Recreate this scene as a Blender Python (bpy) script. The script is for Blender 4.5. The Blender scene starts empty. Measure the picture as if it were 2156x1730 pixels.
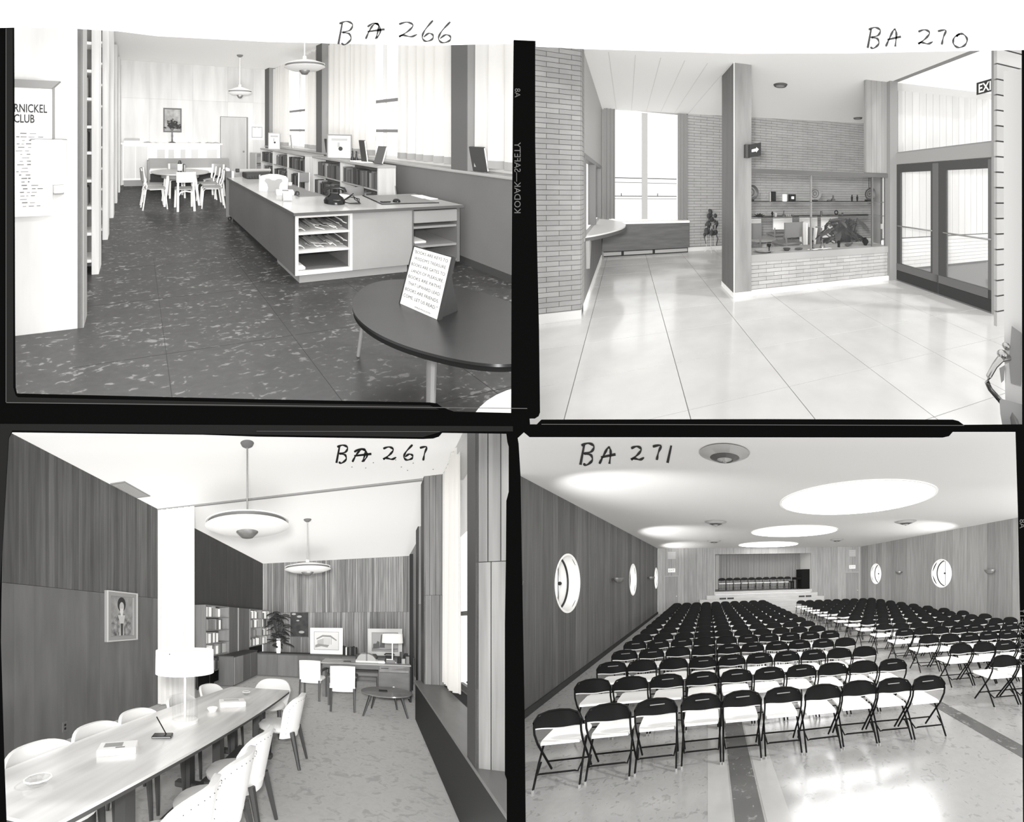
# Four mid-century interiors on one contact sheet.
# The sheet is built as a black mount with four openings; behind every opening stands a real
# three-dimensional stage set of one room.  Every set is modelled in metres and then
# given the taper of a forced-perspective theatre set (it narrows towards its back wall), so the mount and
# the four sets are solid things of a few metres that can be looked at from any side.
import bpy, bmesh, math, random
from mathutils import Matrix, Vector
from mathutils.geometry import tessellate_polygon
random.seed(7)
sc = bpy.context.scene
COL = sc.collection
PX = 0.006                     # one photograph pixel on the mount = 6 mm
PI = math.pi

# ------------------------------------------------------------------ camera
cam = bpy.data.objects.new('camera', bpy.data.cameras.new('camera'))
COL.objects.link(cam)
cam.data.type = 'ORTHO'
cam.data.ortho_scale = 2156 * PX
cam.location = (1078 * PX, -12, 865 * PX)
cam.rotation_euler = (PI / 2, 0, 0)
cam.data.clip_end = 200
sc.camera = cam
# ------------------------------------------------------------------ light
W = bpy.data.worlds.new('world'); sc.world = W; W.use_nodes = True
W.node_tree.nodes['Background'].inputs[0].default_value = (1, 1, 1, 1)
W.node_tree.nodes['Background'].inputs[1].default_value = 1.5
def sun(name, d, e, ang):
    l = bpy.data.lights.new(name, 'SUN'); l.energy = e; l.angle = math.radians(ang)
    o = bpy.data.objects.new(name, l); COL.objects.link(o)
    o.rotation_euler = Vector(d).to_track_quat('-Z', 'Y').to_euler()
    o.location = (6, -8, 14)
    return o
sun('front_flash_sun', (0.03, 1, -0.05), 1.7, 4)  # added frontal sun, stands in for a camera flash
sun('ceiling_fill_sun', (-0.04, 1, 0.3), 1.1, 25)  # added upward fill sun, brightens the ceilings
sun('window_sun', (-0.75, 0.1, -0.55), 2.0, 3)
sc.view_settings.view_transform = 'Standard'
sc.view_settings.look = 'None'
sc.view_settings.gamma = 1
sc.view_settings.exposure = 0.0
sc.view_settings.use_curve_mapping = False
sc.cycles.max_bounces = 8
sc.cycles.diffuse_bounces = 5
sc.cycles.caustics_reflective = False
sc.cycles.caustics_refractive = False

# ------------------------------------------------------------------ rooms
class Room:
    """eye at (0,0,h) of the set; f,u0,u1,vh,skew describe its taper, n its front edge, D its depth"""
    def __init__(s, key, f, u0, u1, vh, skew, h, n, D, rect):
        s.key, s.f, s.u0, s.h, s.sk, s.n, s.D, s.rect = key, f, u0, h, skew, n, D, rect
        s.phi = math.atan2(u0 - u1, f); s.vh = vh + skew * (u0 - u1)
        s.c, s.s = math.cos(s.phi), math.sin(s.phi)
    def depth(s, p): return p[0] * s.s + p[1] * s.c
    def map(s, p):
        yc = s.depth(p); u = s.u0 + s.f * (p[0] * s.c - p[1] * s.s) / yc
        v = s.vh + s.sk * (u - s.u0) - s.f * (p[2] - s.h) / yc
        return Vector((u * PX, s.D * (1 - s.n / yc), (1730 - v) * PX))
    def ray(s, u, v):
        a = (u - s.u0) / s.f; b = -(v - s.vh - s.sk * (u - s.u0)) / s.f
        return (a * s.c + s.s, -a * s.s + s.c, b)
    def atz(s, u, v, z=0.0):
        r = s.ray(u, v); t = (z - s.h) / r[2]; return (r[0] * t, r[1] * t, z)
    def atx(s, u, v, X):
        r = s.ray(u, v); t = X / r[0]; return (X, r[1] * t, s.h + r[2] * t)
    def aty(s, u, v, Y):
        r = s.ray(u, v); t = Y / r[1]; return (r[0] * t, Y, s.h + r[2] * t)
R1 = Room('library', 835, 550, 287, 272, .018, 1.57, 1.25, 13, (14, 1083.5, 40, 880))
R2 = Room('lobby', 735, 1640, 1319, 390, .017, 1.5, 1.15, 13, (1108, 2170, 70, 898))
R3 = Room('boardroom', 741, 540, 785, 1306, 0, 1.65, 1.0, 13, (-12, 1078, 903, 1745))
R4 = Room('hall', 680, 1600, 1490, 1210, -.022, 2.2, 2.2, 13, (1089, 2168, 902, 1745))
CUR = [R4]
def use(r): CUR[0] = r
_near = Vector((0, 0, 0))

# ------------------------------------------------------------------ mesh builder
class MB:
    def __init__(s, T=None): s.v = []; s.f = []; s.T = T
    def add(s, vs, fs):
        k = len(s.v)
        if s.T is not None: vs = [s.T @ Vector(p) for p in vs]
        s.v.extend(tuple(p) for p in vs); s.f.extend(tuple(i + k for i in f) for f in fs); return s
    def box(s, x0, x1, y0, y1, z0, z1):
        vs = [(x, y, z) for x in (x0, x1) for y in (y0, y1) for z in (z0, z1)]
        return s.add(vs, [(0, 1, 3, 2), (4, 6, 7, 5), (0, 4, 5, 1), (2, 3, 7, 6), (0, 2, 6, 4), (1, 5, 7, 3)])
    def cbox(s, x0, x1, y0, y1, z0, z1, b=.01):
        """box with chamfered vertical and top edges"""
        def ring(x0, x1, y0, y1, z, b):
            return [(x0 + b, y0, z), (x1 - b, y0, z), (x1, y0 + b, z), (x1, y1 - b, z), (x1 - b, y1, z), (x0 + b, y1, z), (x0, y1 - b, z), (x0, y0 + b, z)]
        vs = ring(x0 + b, x1 - b, y0 + b, y1 - b, z0, b * .5) + ring(x0, x1, y0, y1, z0 + b, b) + ring(x0, x1, y0, y1, z1 - b, b) + ring(x0 + b, x1 - b, y0 + b, y1 - b, z1, b * .5)
        fs = [tuple(range(7, -1, -1)), tuple(range(24, 32))]
        for r in range(3):
            for i in range(8): fs.append((r * 8 + i, r * 8 + (i + 1) % 8, r * 8 + 8 + (i + 1) % 8, r * 8 + 8 + i))
        return s.add(vs, fs)
    def lathe(s, prof, n=24, o=(0, 0, 0), sx=1, sy=1):
        vs = []; fs = []; m = len(prof)
        for i in range(n):
            a = 2 * PI * i / n
            for r, z in prof: vs.append((o[0] + r * sx * math.cos(a), o[1] + r * sy * math.sin(a), o[2] + z))
        for i in range(n):
            j = (i + 1) % n
            for k in range(m - 1): fs.append((i * m + k, j * m + k, j * m + k + 1, i * m + k + 1))
        if prof[0] == prof[-1]: return s.add(vs, fs)
        if prof[0][0] > 1e-6: fs.append(tuple(i * m for i in range(n - 1, -1, -1)))
        if prof[-1][0] > 1e-6: fs.append(tuple(i * m + m - 1 for i in range(n)))
        return s.add(vs, fs)
    def cyl(s, x, y, z0, z1, r0, r1=None, n=12):
        return s.lathe([(r0, z0), (r0 if r1 is None else r1, z1)], n, (x, y, 0))
    def ball(s, x, y, z, r, n=12, m=7, sz=1, sx=1, sy=1):
        return s.lathe([(r * math.sin(PI * k / m), -r * sz * math.cos(PI * k / m)) for k in range(m + 1)], n, (x, y, z), sx, sy)
    def tube(s, pts, r, n=8, closed=False, taper=None):
        pts = [Vector(p) for p in pts]; L = len(pts); vs = []; fs = []
        up = Vector((0, 0, 1))
        for i, p in enumerate(pts):
            a = pts[i - 1] if (i or closed) else p; b = pts[(i + 1) % L] if (i < L - 1 or closed) else p
            d = (b - a).normalized()
            x = d.cross(up)
            if x.length < .05: x = d.cross(Vector((0, 1, 0)))
            x.normalize(); y = d.cross(x).normalized()
            rr = r if taper is None else taper[i]
            for k in range(n):
                t = 2 * PI * k / n; vs.append(p + x * rr * math.cos(t) + y * rr * math.sin(t))
        for i in range(L if closed else L - 1):
            j = (i + 1) % L
            for k in range(n): fs.append((i * n + k, i * n + (k + 1) % n, j * n + (k + 1) % n, j * n + k))
        if not closed: fs.append(tuple(range(n - 1, -1, -1))); fs.append(tuple((L - 1) * n + k for k in range(n)))
        return s.add(vs, fs)
    def prism(s, poly, axis, a, b, holes=()):
        """polygon in the two other axes (in x,y,z order), extruded along axis from a to b"""
        loops = [list(poly)] + [list(h) for h in holes]
        flat = [p for l in loops for p in l]
        tri = tessellate_polygon([[Vector((p[0], p[1], 0)) for p in l] for l in loops])
        def P(p, t):
            return (t, p[0], p[1]) if axis == 'x' else (p[0], t, p[1]) if axis == 'y' else (p[0], p[1], t)
        n = len(flat)
        vs = [P(p, a) for p in flat] + [P(p, b) for p in flat]
        fs = [tuple(t) for t in tri] + [tuple(n + i for i in reversed(t)) for t in tri]
        k = 0
        for l in loops:
            m = len(l)
            for i in range(m): fs.append((k + i, k + (i + 1) % m, n + k + (i + 1) % m, n + k + i))
            k += m
        return s.add(vs, fs)
    def grid(s, rows):
        """rows of points -> sheet"""
        m = len(rows[0]); vs = [p for r in rows for p in r]
        return s.add(vs, [(i * m + j, i * m + j + 1, (i + 1) * m + j + 1, (i + 1) * m + j) for i in range(len(rows) - 1) for j in range(m - 1)])
    def slab(s, rows, off):
        """sheet given thickness by offset vector"""
        s.grid(rows); s.grid([[tuple(Vector(p) + Vector(off)) for p in r] for r in rows])
        e = [rows[0], rows[-1], [r[0] for r in rows], [r[-1] for r in rows]]
        for l in e: s.grid([l, [tuple(Vector(p) + Vector(off)) for p in l]])
        return s

def place(x, y, z=0, rz=0, s=1):
    return Matrix.Translation((x, y, z)) @ Matrix.Rotation(rz, 4, 'Z') @ Matrix.Scale(s, 4)

def _clip(me, planes):
    bm = bmesh.new(); bm.from_mesh(me)
    for co, no in planes:
        g = bm.verts[:] + bm.edges[:] + bm.faces[:]
        r = bmesh.ops.bisect_plane(bm, geom=g, plane_co=co, plane_no=no, clear_outer=True)
        ed = [e for e in r['geom_cut'] if isinstance(e, bmesh.types.BMEdge)]
        if ed:
            try: bmesh.ops.holes_fill(bm, edges=ed, sides=0)
            except Exception: pass
    bm.to_mesh(me); bm.free()

def make(name, mb, m, parent=None, smooth=False, base=None, fixn=True):
    """link the builder's shape as ONE object, tapered like the set it stands in"""
    R = CUR[0]
    vs = mb.v
    me = bpy.data.meshes.new(name)
    lim = R.n * 1.005
    if R.key == 'flat': w = [Vector(p) for p in vs]
    else:
        if any(R.depth(p) < lim for p in vs):
            if all(R.depth(p) < lim for p in vs): return None
            me.from_pydata(vs, [], mb.f)
            _clip(me, [(Vector((R.s, R.c, 0)) * lim, Vector((-R.s, -R.c, 0)))])
            vs = [tuple(v.co) for v in me.vertices]; fs = [tuple(p.vertices) for p in me.polygons]
            bpy.data.meshes.remove(me); me = bpy.data.meshes.new(name)
            mb = MB(); mb.v = vs; mb.f = fs
        w = [R.map(p) for p in vs]
    me.from_pydata(w, [], mb.f)
    if R.key != 'flat' and w:
        x0, x1, t, b = R.rect; X0, X1, Z0, Z1 = x0 * PX, x1 * PX, (1730 - b) * PX, (1730 - t) * PX
        pl = []
        xs = [p.x for p in w]; zs = [p.z for p in w]
        if min(xs) > X1 or max(xs) < X0 or min(zs) > Z1 or max(zs) < Z0:
            bpy.data.meshes.remove(me); return None
        if min(xs) < X0: pl.append((Vector((X0, 0, 0)), Vector((-1, 0, 0))))
        if max(xs) > X1: pl.append((Vector((X1, 0, 0)), Vector((1, 0, 0))))
        if min(zs) < Z0: pl.append((Vector((0, 0, Z0)), Vector((0, 0, -1))))
        if max(zs) > Z1: pl.append((Vector((0, 0, Z1)), Vector((0, 0, 1))))
        if pl:
            _clip(me, pl)
            if not me.vertices: bpy.data.meshes.remove(me); return None
    if fixn:
        bm = bmesh.new(); bm.from_mesh(me)
        bmesh.ops.recalc_face_normals(bm, faces=bm.faces)
        bm.to_mesh(me); bm.free()
    if smooth:
        me.polygons.foreach_set('use_smooth', [True] * len(me.polygons))
        me.set_sharp_from_angle(angle=math.radians(38))
    me.materials.append(m)
    o = bpy.data.objects.new(name, me); COL.objects.link(o)
    if parent is not None:
        o.parent = parent; org = wloc(parent)
    else:
        org = R.map(base) if base is not None and R.key != 'flat' else Vector((sum(p.x for p in w) / len(w), sum(p.y for p in w) / len(w), min(p.z for p in w)))
    me.transform(Matrix.Translation(-org))
    if parent is None: o.location = org
    o['_w'] = tuple(org)
    return o
def wloc(o): return Vector(o['_w'])
def tag(o, label=None, cat=None, group=None, kind=None):
    if o is None: return None
    if label: o['label'] = label
    if cat: o['category'] = cat
    if group: o['group'] = group
    if kind: o['kind'] = kind
    return o
def thing(name, label, cat, base, group=None, kind=None):
    o = bpy.data.objects.new(name, None); COL.objects.link(o)
    o.empty_display_size = .1
    o.location = CUR[0].map(base); o['_w'] = tuple(o.location)
    return tag(o, label, cat, group, kind)
def struct(name, mb, m, label=None, parent=None, smooth=False):
    o = make(name, mb, m, parent, smooth)
    if o is not None and parent is None: o['kind'] = 'structure'
    if label and o is not None: o['label'] = label
    return o

# ------------------------------------------------------------------ materials
_grp = {}
def coords(R):
    """node group: position in the tapered set -> metres in the room"""
    if R.key in _grp: return _grp[R.key]
    g = bpy.data.node_groups.new('metres_' + R.key, 'ShaderNodeTree')
    g.interface.new_socket('Vector', in_out='OUTPUT', socket_type='NodeSocketVector')
    N, L = g.nodes, g.links
    geo = N.new('ShaderNodeNewGeometry'); sep = N.new('ShaderNodeSeparateXYZ'); L.new(geo.outputs['Position'], sep.inputs[0])
    def m(op, a, b=None, c=None):
        n = N.new('ShaderNodeMath'); n.operation = op
        for i, x in enumerate((a, b, c)):
            if x is None: continue
            if isinstance(x, (int, float)): n.inputs[i].default_value = x
            else: L.new(x, n.inputs[i])
        return n.outputs[0]
    a = m('MULTIPLY_ADD', sep.outputs[0], 1 / PX / R.f, -R.u0 / R.f)
    b0 = m('MULTIPLY_ADD', sep.outputs[2], 1 / PX / R.f, (R.vh - 1730) / R.f)
    b = m('MULTIPLY_ADD', a, R.sk, b0)
    yc = m('DIVIDE', R.n, m('MULTIPLY_ADD', sep.outputs[1], -1 / R.D, 1.0))
    X = m('MULTIPLY', yc, m('MULTIPLY_ADD', a, R.c, R.s))
    Y = m('MULTIPLY', yc, m('MULTIPLY_ADD', a, -R.s, R.c))
    Z = m('MULTIPLY_ADD', yc, b, R.h)
    cmb = N.new('ShaderNodeCombineXYZ')
    for i, x in enumerate((X, Y, Z)): L.new(x, cmb.inputs[i])
    out = N.new('NodeGroupOutput'); L.new(cmb.outputs[0], out.inputs[0])
    _grp[R.key] = g; return g
_mats = {}
TINT = (1.0, .985, .955)
def tone(g): return g * (.80 if g < .55 else .80 + .2 * min(1, (g - .55) / .3))
def col(g):
    g = tone(g); return (g * TINT[0], g * TINT[1], g * TINT[2], 1)
def mat(name, g, rough=.6, kind=None, amt=.25, scale=(1, 1, 1), rnd=0.0, metal=0.0, spec=.4, emit=0, g2=None, lo=.45, hi=.6, detail=4, bump=0, trans=0, alpha=1, trl=0, coat=0):
    R = CUR[0]; key = (name, R.key)
    if key in _mats: return _mats[key]
    M = bpy.data.materials.new(name + '_' + R.key); M.use_nodes = True
    N, L = M.node_tree.nodes, M.node_tree.links
    B = N['Principled BSDF']
    B.inputs['Base Color'].default_value = col(g)
    B.inputs['Roughness'].default_value = rough
    B.inputs['Metallic'].default_value = metal
    B.inputs['Specular IOR Level'].default_value = spec
    if coat: B.inputs['Coat Weight'].default_value = coat; B.inputs['Coat Roughness'].default_value = .16
    if trans: B.inputs['Transmission Weight'].default_value = trans
    if alpha < 1: B.inputs['Alpha'].default_value = alpha
    src = None
    if kind in ('grain', 'blotch', 'fleck'):
        if R.key == 'flat':
            tc = N.new('ShaderNodeTexCoord'); vec = tc.outputs['Object']
        else:
            gn = N.new('ShaderNodeGroup'); gn.node_tree = coords(R); vec = gn.outputs[0]
        mp = N.new('ShaderNodeMapping'); L.new(vec, mp.inputs[0]); mp.inputs['Scale'].default_value = scale
        nz = N.new('ShaderNodeTexNoise'); L.new(mp.outputs[0], nz.inputs['Vector'])
        nz.inputs['Scale'].default_value = 1; nz.inputs['Detail'].default_value = detail
        fac = nz.outputs['Fac']
        if kind == 'fleck':                       # flecks gather in drifts
            n2 = N.new('ShaderNodeTexNoise'); L.new(mp.outputs[0], n2.inputs['Vector']); n2.inputs['Scale'].default_value = .22; n2.inputs['Detail'].default_value = 2
            mm = N.new('ShaderNodeMath'); mm.operation = 'MULTIPLY_ADD'; L.new(n2.outputs['Fac'], mm.inputs[0]); mm.inputs[1].default_value = .45; mm.inputs[2].default_value = -.225
            m2 = N.new('ShaderNodeMath'); m2.operation = 'ADD'; L.new(fac, m2.inputs[0]); L.new(mm.outputs[0], m2.inputs[1]); fac = m2.outputs[0]
        rp = N.new('ShaderNodeValToRGB'); L.new(fac, rp.inputs[0])
        if kind == 'fleck':
            nz.inputs['Distortion'].default_value = .7
            rp.color_ramp.elements[0].position = lo; rp.color_ramp.elements[0].color = col(g)
            rp.color_ramp.elements[1].position = hi; rp.color_ramp.elements[1].color = col(g2)
            e = rp.color_ramp.elements.new(.3); e.color = col(g * (1 - amt))
        else:
            rp.color_ramp.elements[0].position = .3; rp.color_ramp.elements[0].color = col(g * (1 - amt))
            rp.color_ramp.elements[1].position = .7; rp.color_ramp.elements[1].color = col(min(1, g * (1 + amt)))
        src = rp.outputs[0]
        if bump:
            bp = N.new('ShaderNodeBump'); bp.inputs['Strength'].default_value = bump; bp.inputs['Distance'].default_value = .01
            L.new(nz.outputs['Fac'], bp.inputs['Height']); L.new(bp.outputs[0], B.inputs['Normal'])
    if rnd:
        oi = N.new('ShaderNodeObjectInfo'); mr = N.new('ShaderNodeMapRange')
        L.new(oi.outputs['Random'], mr.inputs[0]); mr.inputs[3].default_value = 1 - rnd; mr.inputs[4].default_value = 1 + rnd
        mx = N.new('ShaderNodeVectorMath'); mx.operation = 'SCALE'
        if src is not None: L.new(src, mx.inputs[0])
        else: mx.inputs[0].default_value = col(g)[:3]
        L.new(mr.outputs[0], mx.inputs['Scale']); src = mx.outputs[0]
    if src is not None: L.new(src, B.inputs['Base Color'])
    if emit:
        B.inputs['Emission Color'].default_value = (1, 1, 1, 1); B.inputs['Emission Strength'].default_value = emit
    if trl:
        T = N.new('ShaderNodeBsdfTranslucent'); T.inputs[0].default_value = col(g)
        X = N.new('ShaderNodeMixShader'); X.inputs[0].default_value = trl
        out = N['Material Output']; L.new(B.outputs[0], X.inputs[1]); L.new(T.outputs[0], X.inputs[2]); L.new(X.outputs[0], out.inputs[0])
    _mats[key] = M; return M
def glass(name='window_glass', g=1.0, k=.05):
    R = CUR[0]; key = (name, R.key)
    if key in _mats: return _mats[key]
    M = bpy.data.materials.new(name + '_' + R.key); M.use_nodes = True
    N, L = M.node_tree.nodes, M.node_tree.links; N.remove(N['Principled BSDF'])
    a = N.new('ShaderNodeBsdfTransparent'); a.inputs[0].default_value = (g, g, g, 1)
    b = N.new('ShaderNodeBsdfGlossy'); b.inputs['Roughness'].default_value = .03
    mx = N.new('ShaderNodeMixShader'); mx.inputs[0].default_value = k; L.new(a.outputs[0], mx.inputs[1]); L.new(b.outputs[0], mx.inputs[2])
    L.new(mx.outputs[0], N['Material Output'].inputs[0]); _mats[key] = M; return M

# ------------------------------------------------------------------ text
def text_shape(s, size=1.0, shear=0, align='LEFT', font_w=1.0, weight=0.0, n=3):
    cu = bpy.data.curves.new('t', 'FONT'); cu.body = s; cu.size = size; cu.shear = shear; cu.align_x = align
    cu.resolution_u = n; cu.offset = weight; cu.space_line = 1.0
    o = bpy.data.objects.new('t', cu); COL.objects.link(o)
    dg = bpy.context.evaluated_depsgraph_get(); me = bpy.data.meshes.new_from_object(o.evaluated_get(dg))
    vs = [(v.co.x * font_w, v.co.y) for v in me.vertices]; fs = [tuple(p.vertices) for p in me.polygons]
    bpy.data.objects.remove(o); bpy.data.curves.remove(cu); bpy.data.meshes.remove(me)
    return vs, fs
ORD = 'first second third fourth fifth sixth seventh eighth ninth tenth eleventh twelfth thirteenth fourteenth fifteenth sixteenth seventeenth eighteenth nineteenth twentieth twenty-first twenty-second twenty-third twenty-fourth twenty-fifth twenty-sixth twenty-seventh twenty-eighth twenty-ninth thirtieth'.split()

def arc(cx, cy, r, a0, a1, n, ry=None):
    return [(cx + r * math.cos(a0 + (a1 - a0) * i / n), cy + (ry or r) * math.sin(a0 + (a1 - a0) * i / n)) for i in range(n + 1)]

def boards(parent, name, m, axis, c, a0, a1, z0, z1, w, gap=.006, th=.02, side=1, holes=(), jit=0, zcut=None, lab=None):
    """vertical boards on the plane axis=c, running along the other horizontal axis a0..a1; round holes (a,z,r) are cut out"""
    a = a0; k = 0
    while a < a1 - .01:
        ww = (w[k % len(w)] if isinstance(w, (list, tuple)) else w) * (1 + random.uniform(-jit, jit))
        b = min(a + ww, a1); mb = MB(); p, q = a + gap / 2, b - gap / 2
        hh = [h for h in holes if h[0] - h[2] < q and h[0] + h[2] > p]
        t0, t1 = (c, c + th * side)
        Z0 = z0(a) if callable(z0) else z0; Z1 = z1(a) if callable(z1) else z1; Z1b = z1(b) if callable(z1) else z1
        d = random.uniform(0, th * .25) * side
        if not hh:
            mb.prism([(p, Z0), (q, Z0), (q, Z1b), (p, Z1)], axis, t0, t1 + d)
        else:
            h = hh[0]; n = 10; lo = []; hi = []
            for i in range(n + 1):
                y = p + (q - p) * i / n; e = max(0, h[2] ** 2 - (y - h[0]) ** 2) ** .5
                lo.append((y, h[1] - e)); hi.append((y, h[1] + e))
            mb.prism([(p, Z0), (q, Z0)] + lo[::-1], axis, t0, t1 + d)
            mb.prism(hi + [(q, Z1b), (p, Z1)], axis, t0, t1 + d)
        make(name, mb, m, parent)
        a = b; k += 1

def curtain(name, lab, x0, x1, y, z0, z1, m, pitch=.16, amp=.05, axis='x', group=None, hem=None, ph=0, parent=None, y_amp=None):
    """pleated curtain hanging in the plane y (axis x) or x (axis y)"""
    n = max(6, int(abs(x1 - x0) / pitch * 8)); rows = []
    rr = random.Random(int(x0 * 100 + z0 * 10)); a2 = [rr.uniform(.5, 1.3) for _ in range(400)]
    for k in range(n + 1):
        t = x0 + (x1 - x0) * k / n; ph_ = 2 * PI * k / 8
        d = amp * a2[k // 8] * math.sin(ph_) + amp * .4 * math.sin(ph_ * 2.1 + 1)
        col_ = []
        for j in range(5):
            z = z1 + (z0 - z1) * j / 4; dd = d * (.75 + .1 * j)
            col_.append((t, y + dd, z) if axis == 'x' else (y + dd, t, z))
        rows.append(col_)
    mb = MB(); mb.slab(rows, (0, .006, 0) if axis == 'x' else (.006, 0, 0))
    o = make(name, mb, m, parent, True)
    if hem and o is not None:                  # doubled band of cloth along the bottom
        k = 4 * (1 - hem[1] / abs(z1 - z0)); e = -.003
        hr = [[tuple(Vector(r[4]) + Vector((0, e, 0) if axis == 'x' else (e, 0, 0))), tuple(Vector(r[4]).lerp(Vector(r[3]), 4 * hem[1] / abs(z1 - z0)) + Vector((0, e, 0) if axis == 'x' else (e, 0, 0)))] for r in rows]
        make('hem', MB().slab(hr, (0, -.003, 0) if axis == 'x' else (-.003, 0, 0)), hem[0], o, True)
    if o is not None and parent is None: tag(o, lab, 'curtain', group)
    return o

def pendant(lab, x, y, zc, zd, r, group, m1, m2, dark):
    t = thing('pendant_lamp', lab, 'pendant lamp', (x, y, zd), group)
    make('canopy', MB().lathe([(0, zc), (.085, zc), (.07, zc - .03), (.02, zc - .06), (0, zc - .06)], 20, (x, y, 0)), dark, t, True)
    make('stem', MB().tube([(x, y, zc - .05), (x, y, zd + .16)], .011, 8), m2, t, True)
    make('neck', MB().cyl(x, y, zd + .10, zd + .22, .045, .032, 14), m1, t, True)
    make('upper_disc', MB().lathe([(.05, zd + .16), (r * .55, zd + .125), (r * .99, zd + .065), (r * .98, zd + .055), (r * .55, zd + .11), (.05, zd + .14)], 40, (x, y, 0)), m1, t, True)
    make('shadow_ring', MB().lathe([(r * .93, zd + .072), (r * .93, zd + .004), (r * .88, zd + .004), (r * .88, zd + .076)], 40, (x, y, 0)), dark, t, True)
    make('lower_dish', MB().lathe([(r * .25, zd - .05), (r * .7, zd - .04), (r * 1.0, zd + .012), (r * .98, zd + .02), (r * .7, zd - .028), (r * .25, zd - .04)], 40, (x, y, 0)), m1, t, True)
    make('bowl', MB().lathe([(.0, zd - .13), (r * .14, zd - .12), (r * .26, zd - .06), (r * .29, zd + .03), (r * .26, zd + .03), (r * .24, zd - .025), (0, zd - .07)], 28, (x, y, 0)), mat('lamp_bowl', .35, .3, metal=.6), t, True)
# ================================================================== the black mount
class Flat:
    key = 'flat'; n = 0
    def map(s, p): return Vector(p)
RF = Flat(); use(RF)
def pz(l): return [(u * PX, (1730 - v) * PX) for u, v in l]
H1r = [(1076, 869), (956, 866), (944, 862), (930, 856), (920, 849), (905, 847), (540, 840), (36, 828), (33, 815), (32, 690), (31, 300), (30, 30)]
H2 = [(1127, 30), (1127, 300), (1130, 480), (1135, 695), (1137, 868), (1134, 876), (1126, 881), (1115, 881), (1116, 893), (1130, 893), (1140, 883), (1616, 882), (2006, 883), (2018, 886), (2029, 894), (2152, 893), (2151, 30)]
outer = [(-60, 30)] + H1r[::-1] + [(1077, 590), (1080, 200), (1082, 30)] + H2 + [(2230, 30), (2230, 1790), (-60, 1790)]
H3 = [(26, 910), (426, 915), (540, 919), (889, 924), (912, 923), (924, 919), (931, 911), (1066, 913), (1068, 930), (1071, 940), (1071, 1035), (1066, 1054), (1065, 1181), (1063, 1313), (1063, 1630), (1067, 1641), (1067, 1745), (15, 1745), (14, 1726), (10, 1620), (2, 1350), (3, 1265), (5, 1165), (19, 922)]
H4 = [(1115, 920), (1985, 921), (1998, 918), (2006, 909), (2138, 909), (2143, 1075), (2147, 1275), (2152, 1430), (2154, 1745), (1107, 1745), (1105, 1525), (1101, 1300), (1096, 1000), (1092, 934), (1090, 922), (1103, 910)]
blk = mat('mount_black', .003, 1, spec=0)
film = mat('film_edge', .015, 1, spec=0)
mb = MB(); mb.prism(pz(outer), 'y', -.16, -.005, [pz(H3), pz(H4)])
fr = make('contact_sheet_mount', mb, blk)
tag(fr, 'black mount with four window openings holding the four room views', 'mount')
use(RF)
m = MB(); m.box(1084 * PX, 1088 * PX, -.01, 2.2, -.2, (1730 - 86) * PX); m.box(-60 * PX, 2230 * PX, -.01, 2.2, (1730 - 901) * PX, (1730 - 882 - 14) * PX)
make('mount_partition', m, blk, fr)
# thin film-edge strips lying on the mount
def strip(l, name='film_edge'):
    m = MB(); m.prism(pz(l), 'y', -.168, -.16); make(name, m, film, fr)
strip([(13, 60), (27, 60), (28, 815), (33, 832), (38, 836), (560, 848), (905, 853), (925, 862), (12, 848)])
strip([(0, 892), (1080, 897), (1080, 908), (931, 908), (890, 920), (540, 915), (26, 906), (18, 922), (0, 1240), (-8, 1240)])
lin = mat('edge_line', .10, 1, spec=0)
m = MB()
for l in ([(12, 848), (1110, 860.5), (1110, 859), (12, 846.5)], [(12, 60), (12, 848), (13.2, 848), (13.2, 60)], [(1140, 893.5), (2030, 896), (2030, 894.8), (1140, 892.3)], [(540, 908), (926, 909), (926, 908.2), (540, 907.2)]):
    m.prism(pz(l), 'y', -.172, -.166)
make('film_edge_line', m, lin, fr)
# edge printing on the film strips, mirrored as on the negative
def edge_text(s, u, v, size, parent, m, rot=90, flip=-1):
    vs, fs = text_shape(s, size); a = math.radians(rot); mb = MB(); q = []
    for x, y in vs:
        y *= flip; q.append((u * PX + x * math.cos(a) - y * math.sin(a), -.1735, (1730 - v) * PX + x * math.sin(a) + y * math.cos(a)))
    mb.add(q, fs); o = make('edge_lettering', mb, m, parent, fixn=False); return o
etm = mat('edge_lettering', .12, 1, spec=0)
edge_text('KODAK\u2014SAFETY', 1083, 450, .115, fr, etm)
edge_text('A8', 1084, 205, .1, fr, etm)
edge_text('KODAK SAFETY', 2147, 1400, .1, fr, etm)
edge_text('A8', 2147, 1112, .1, fr, etm)
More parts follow.
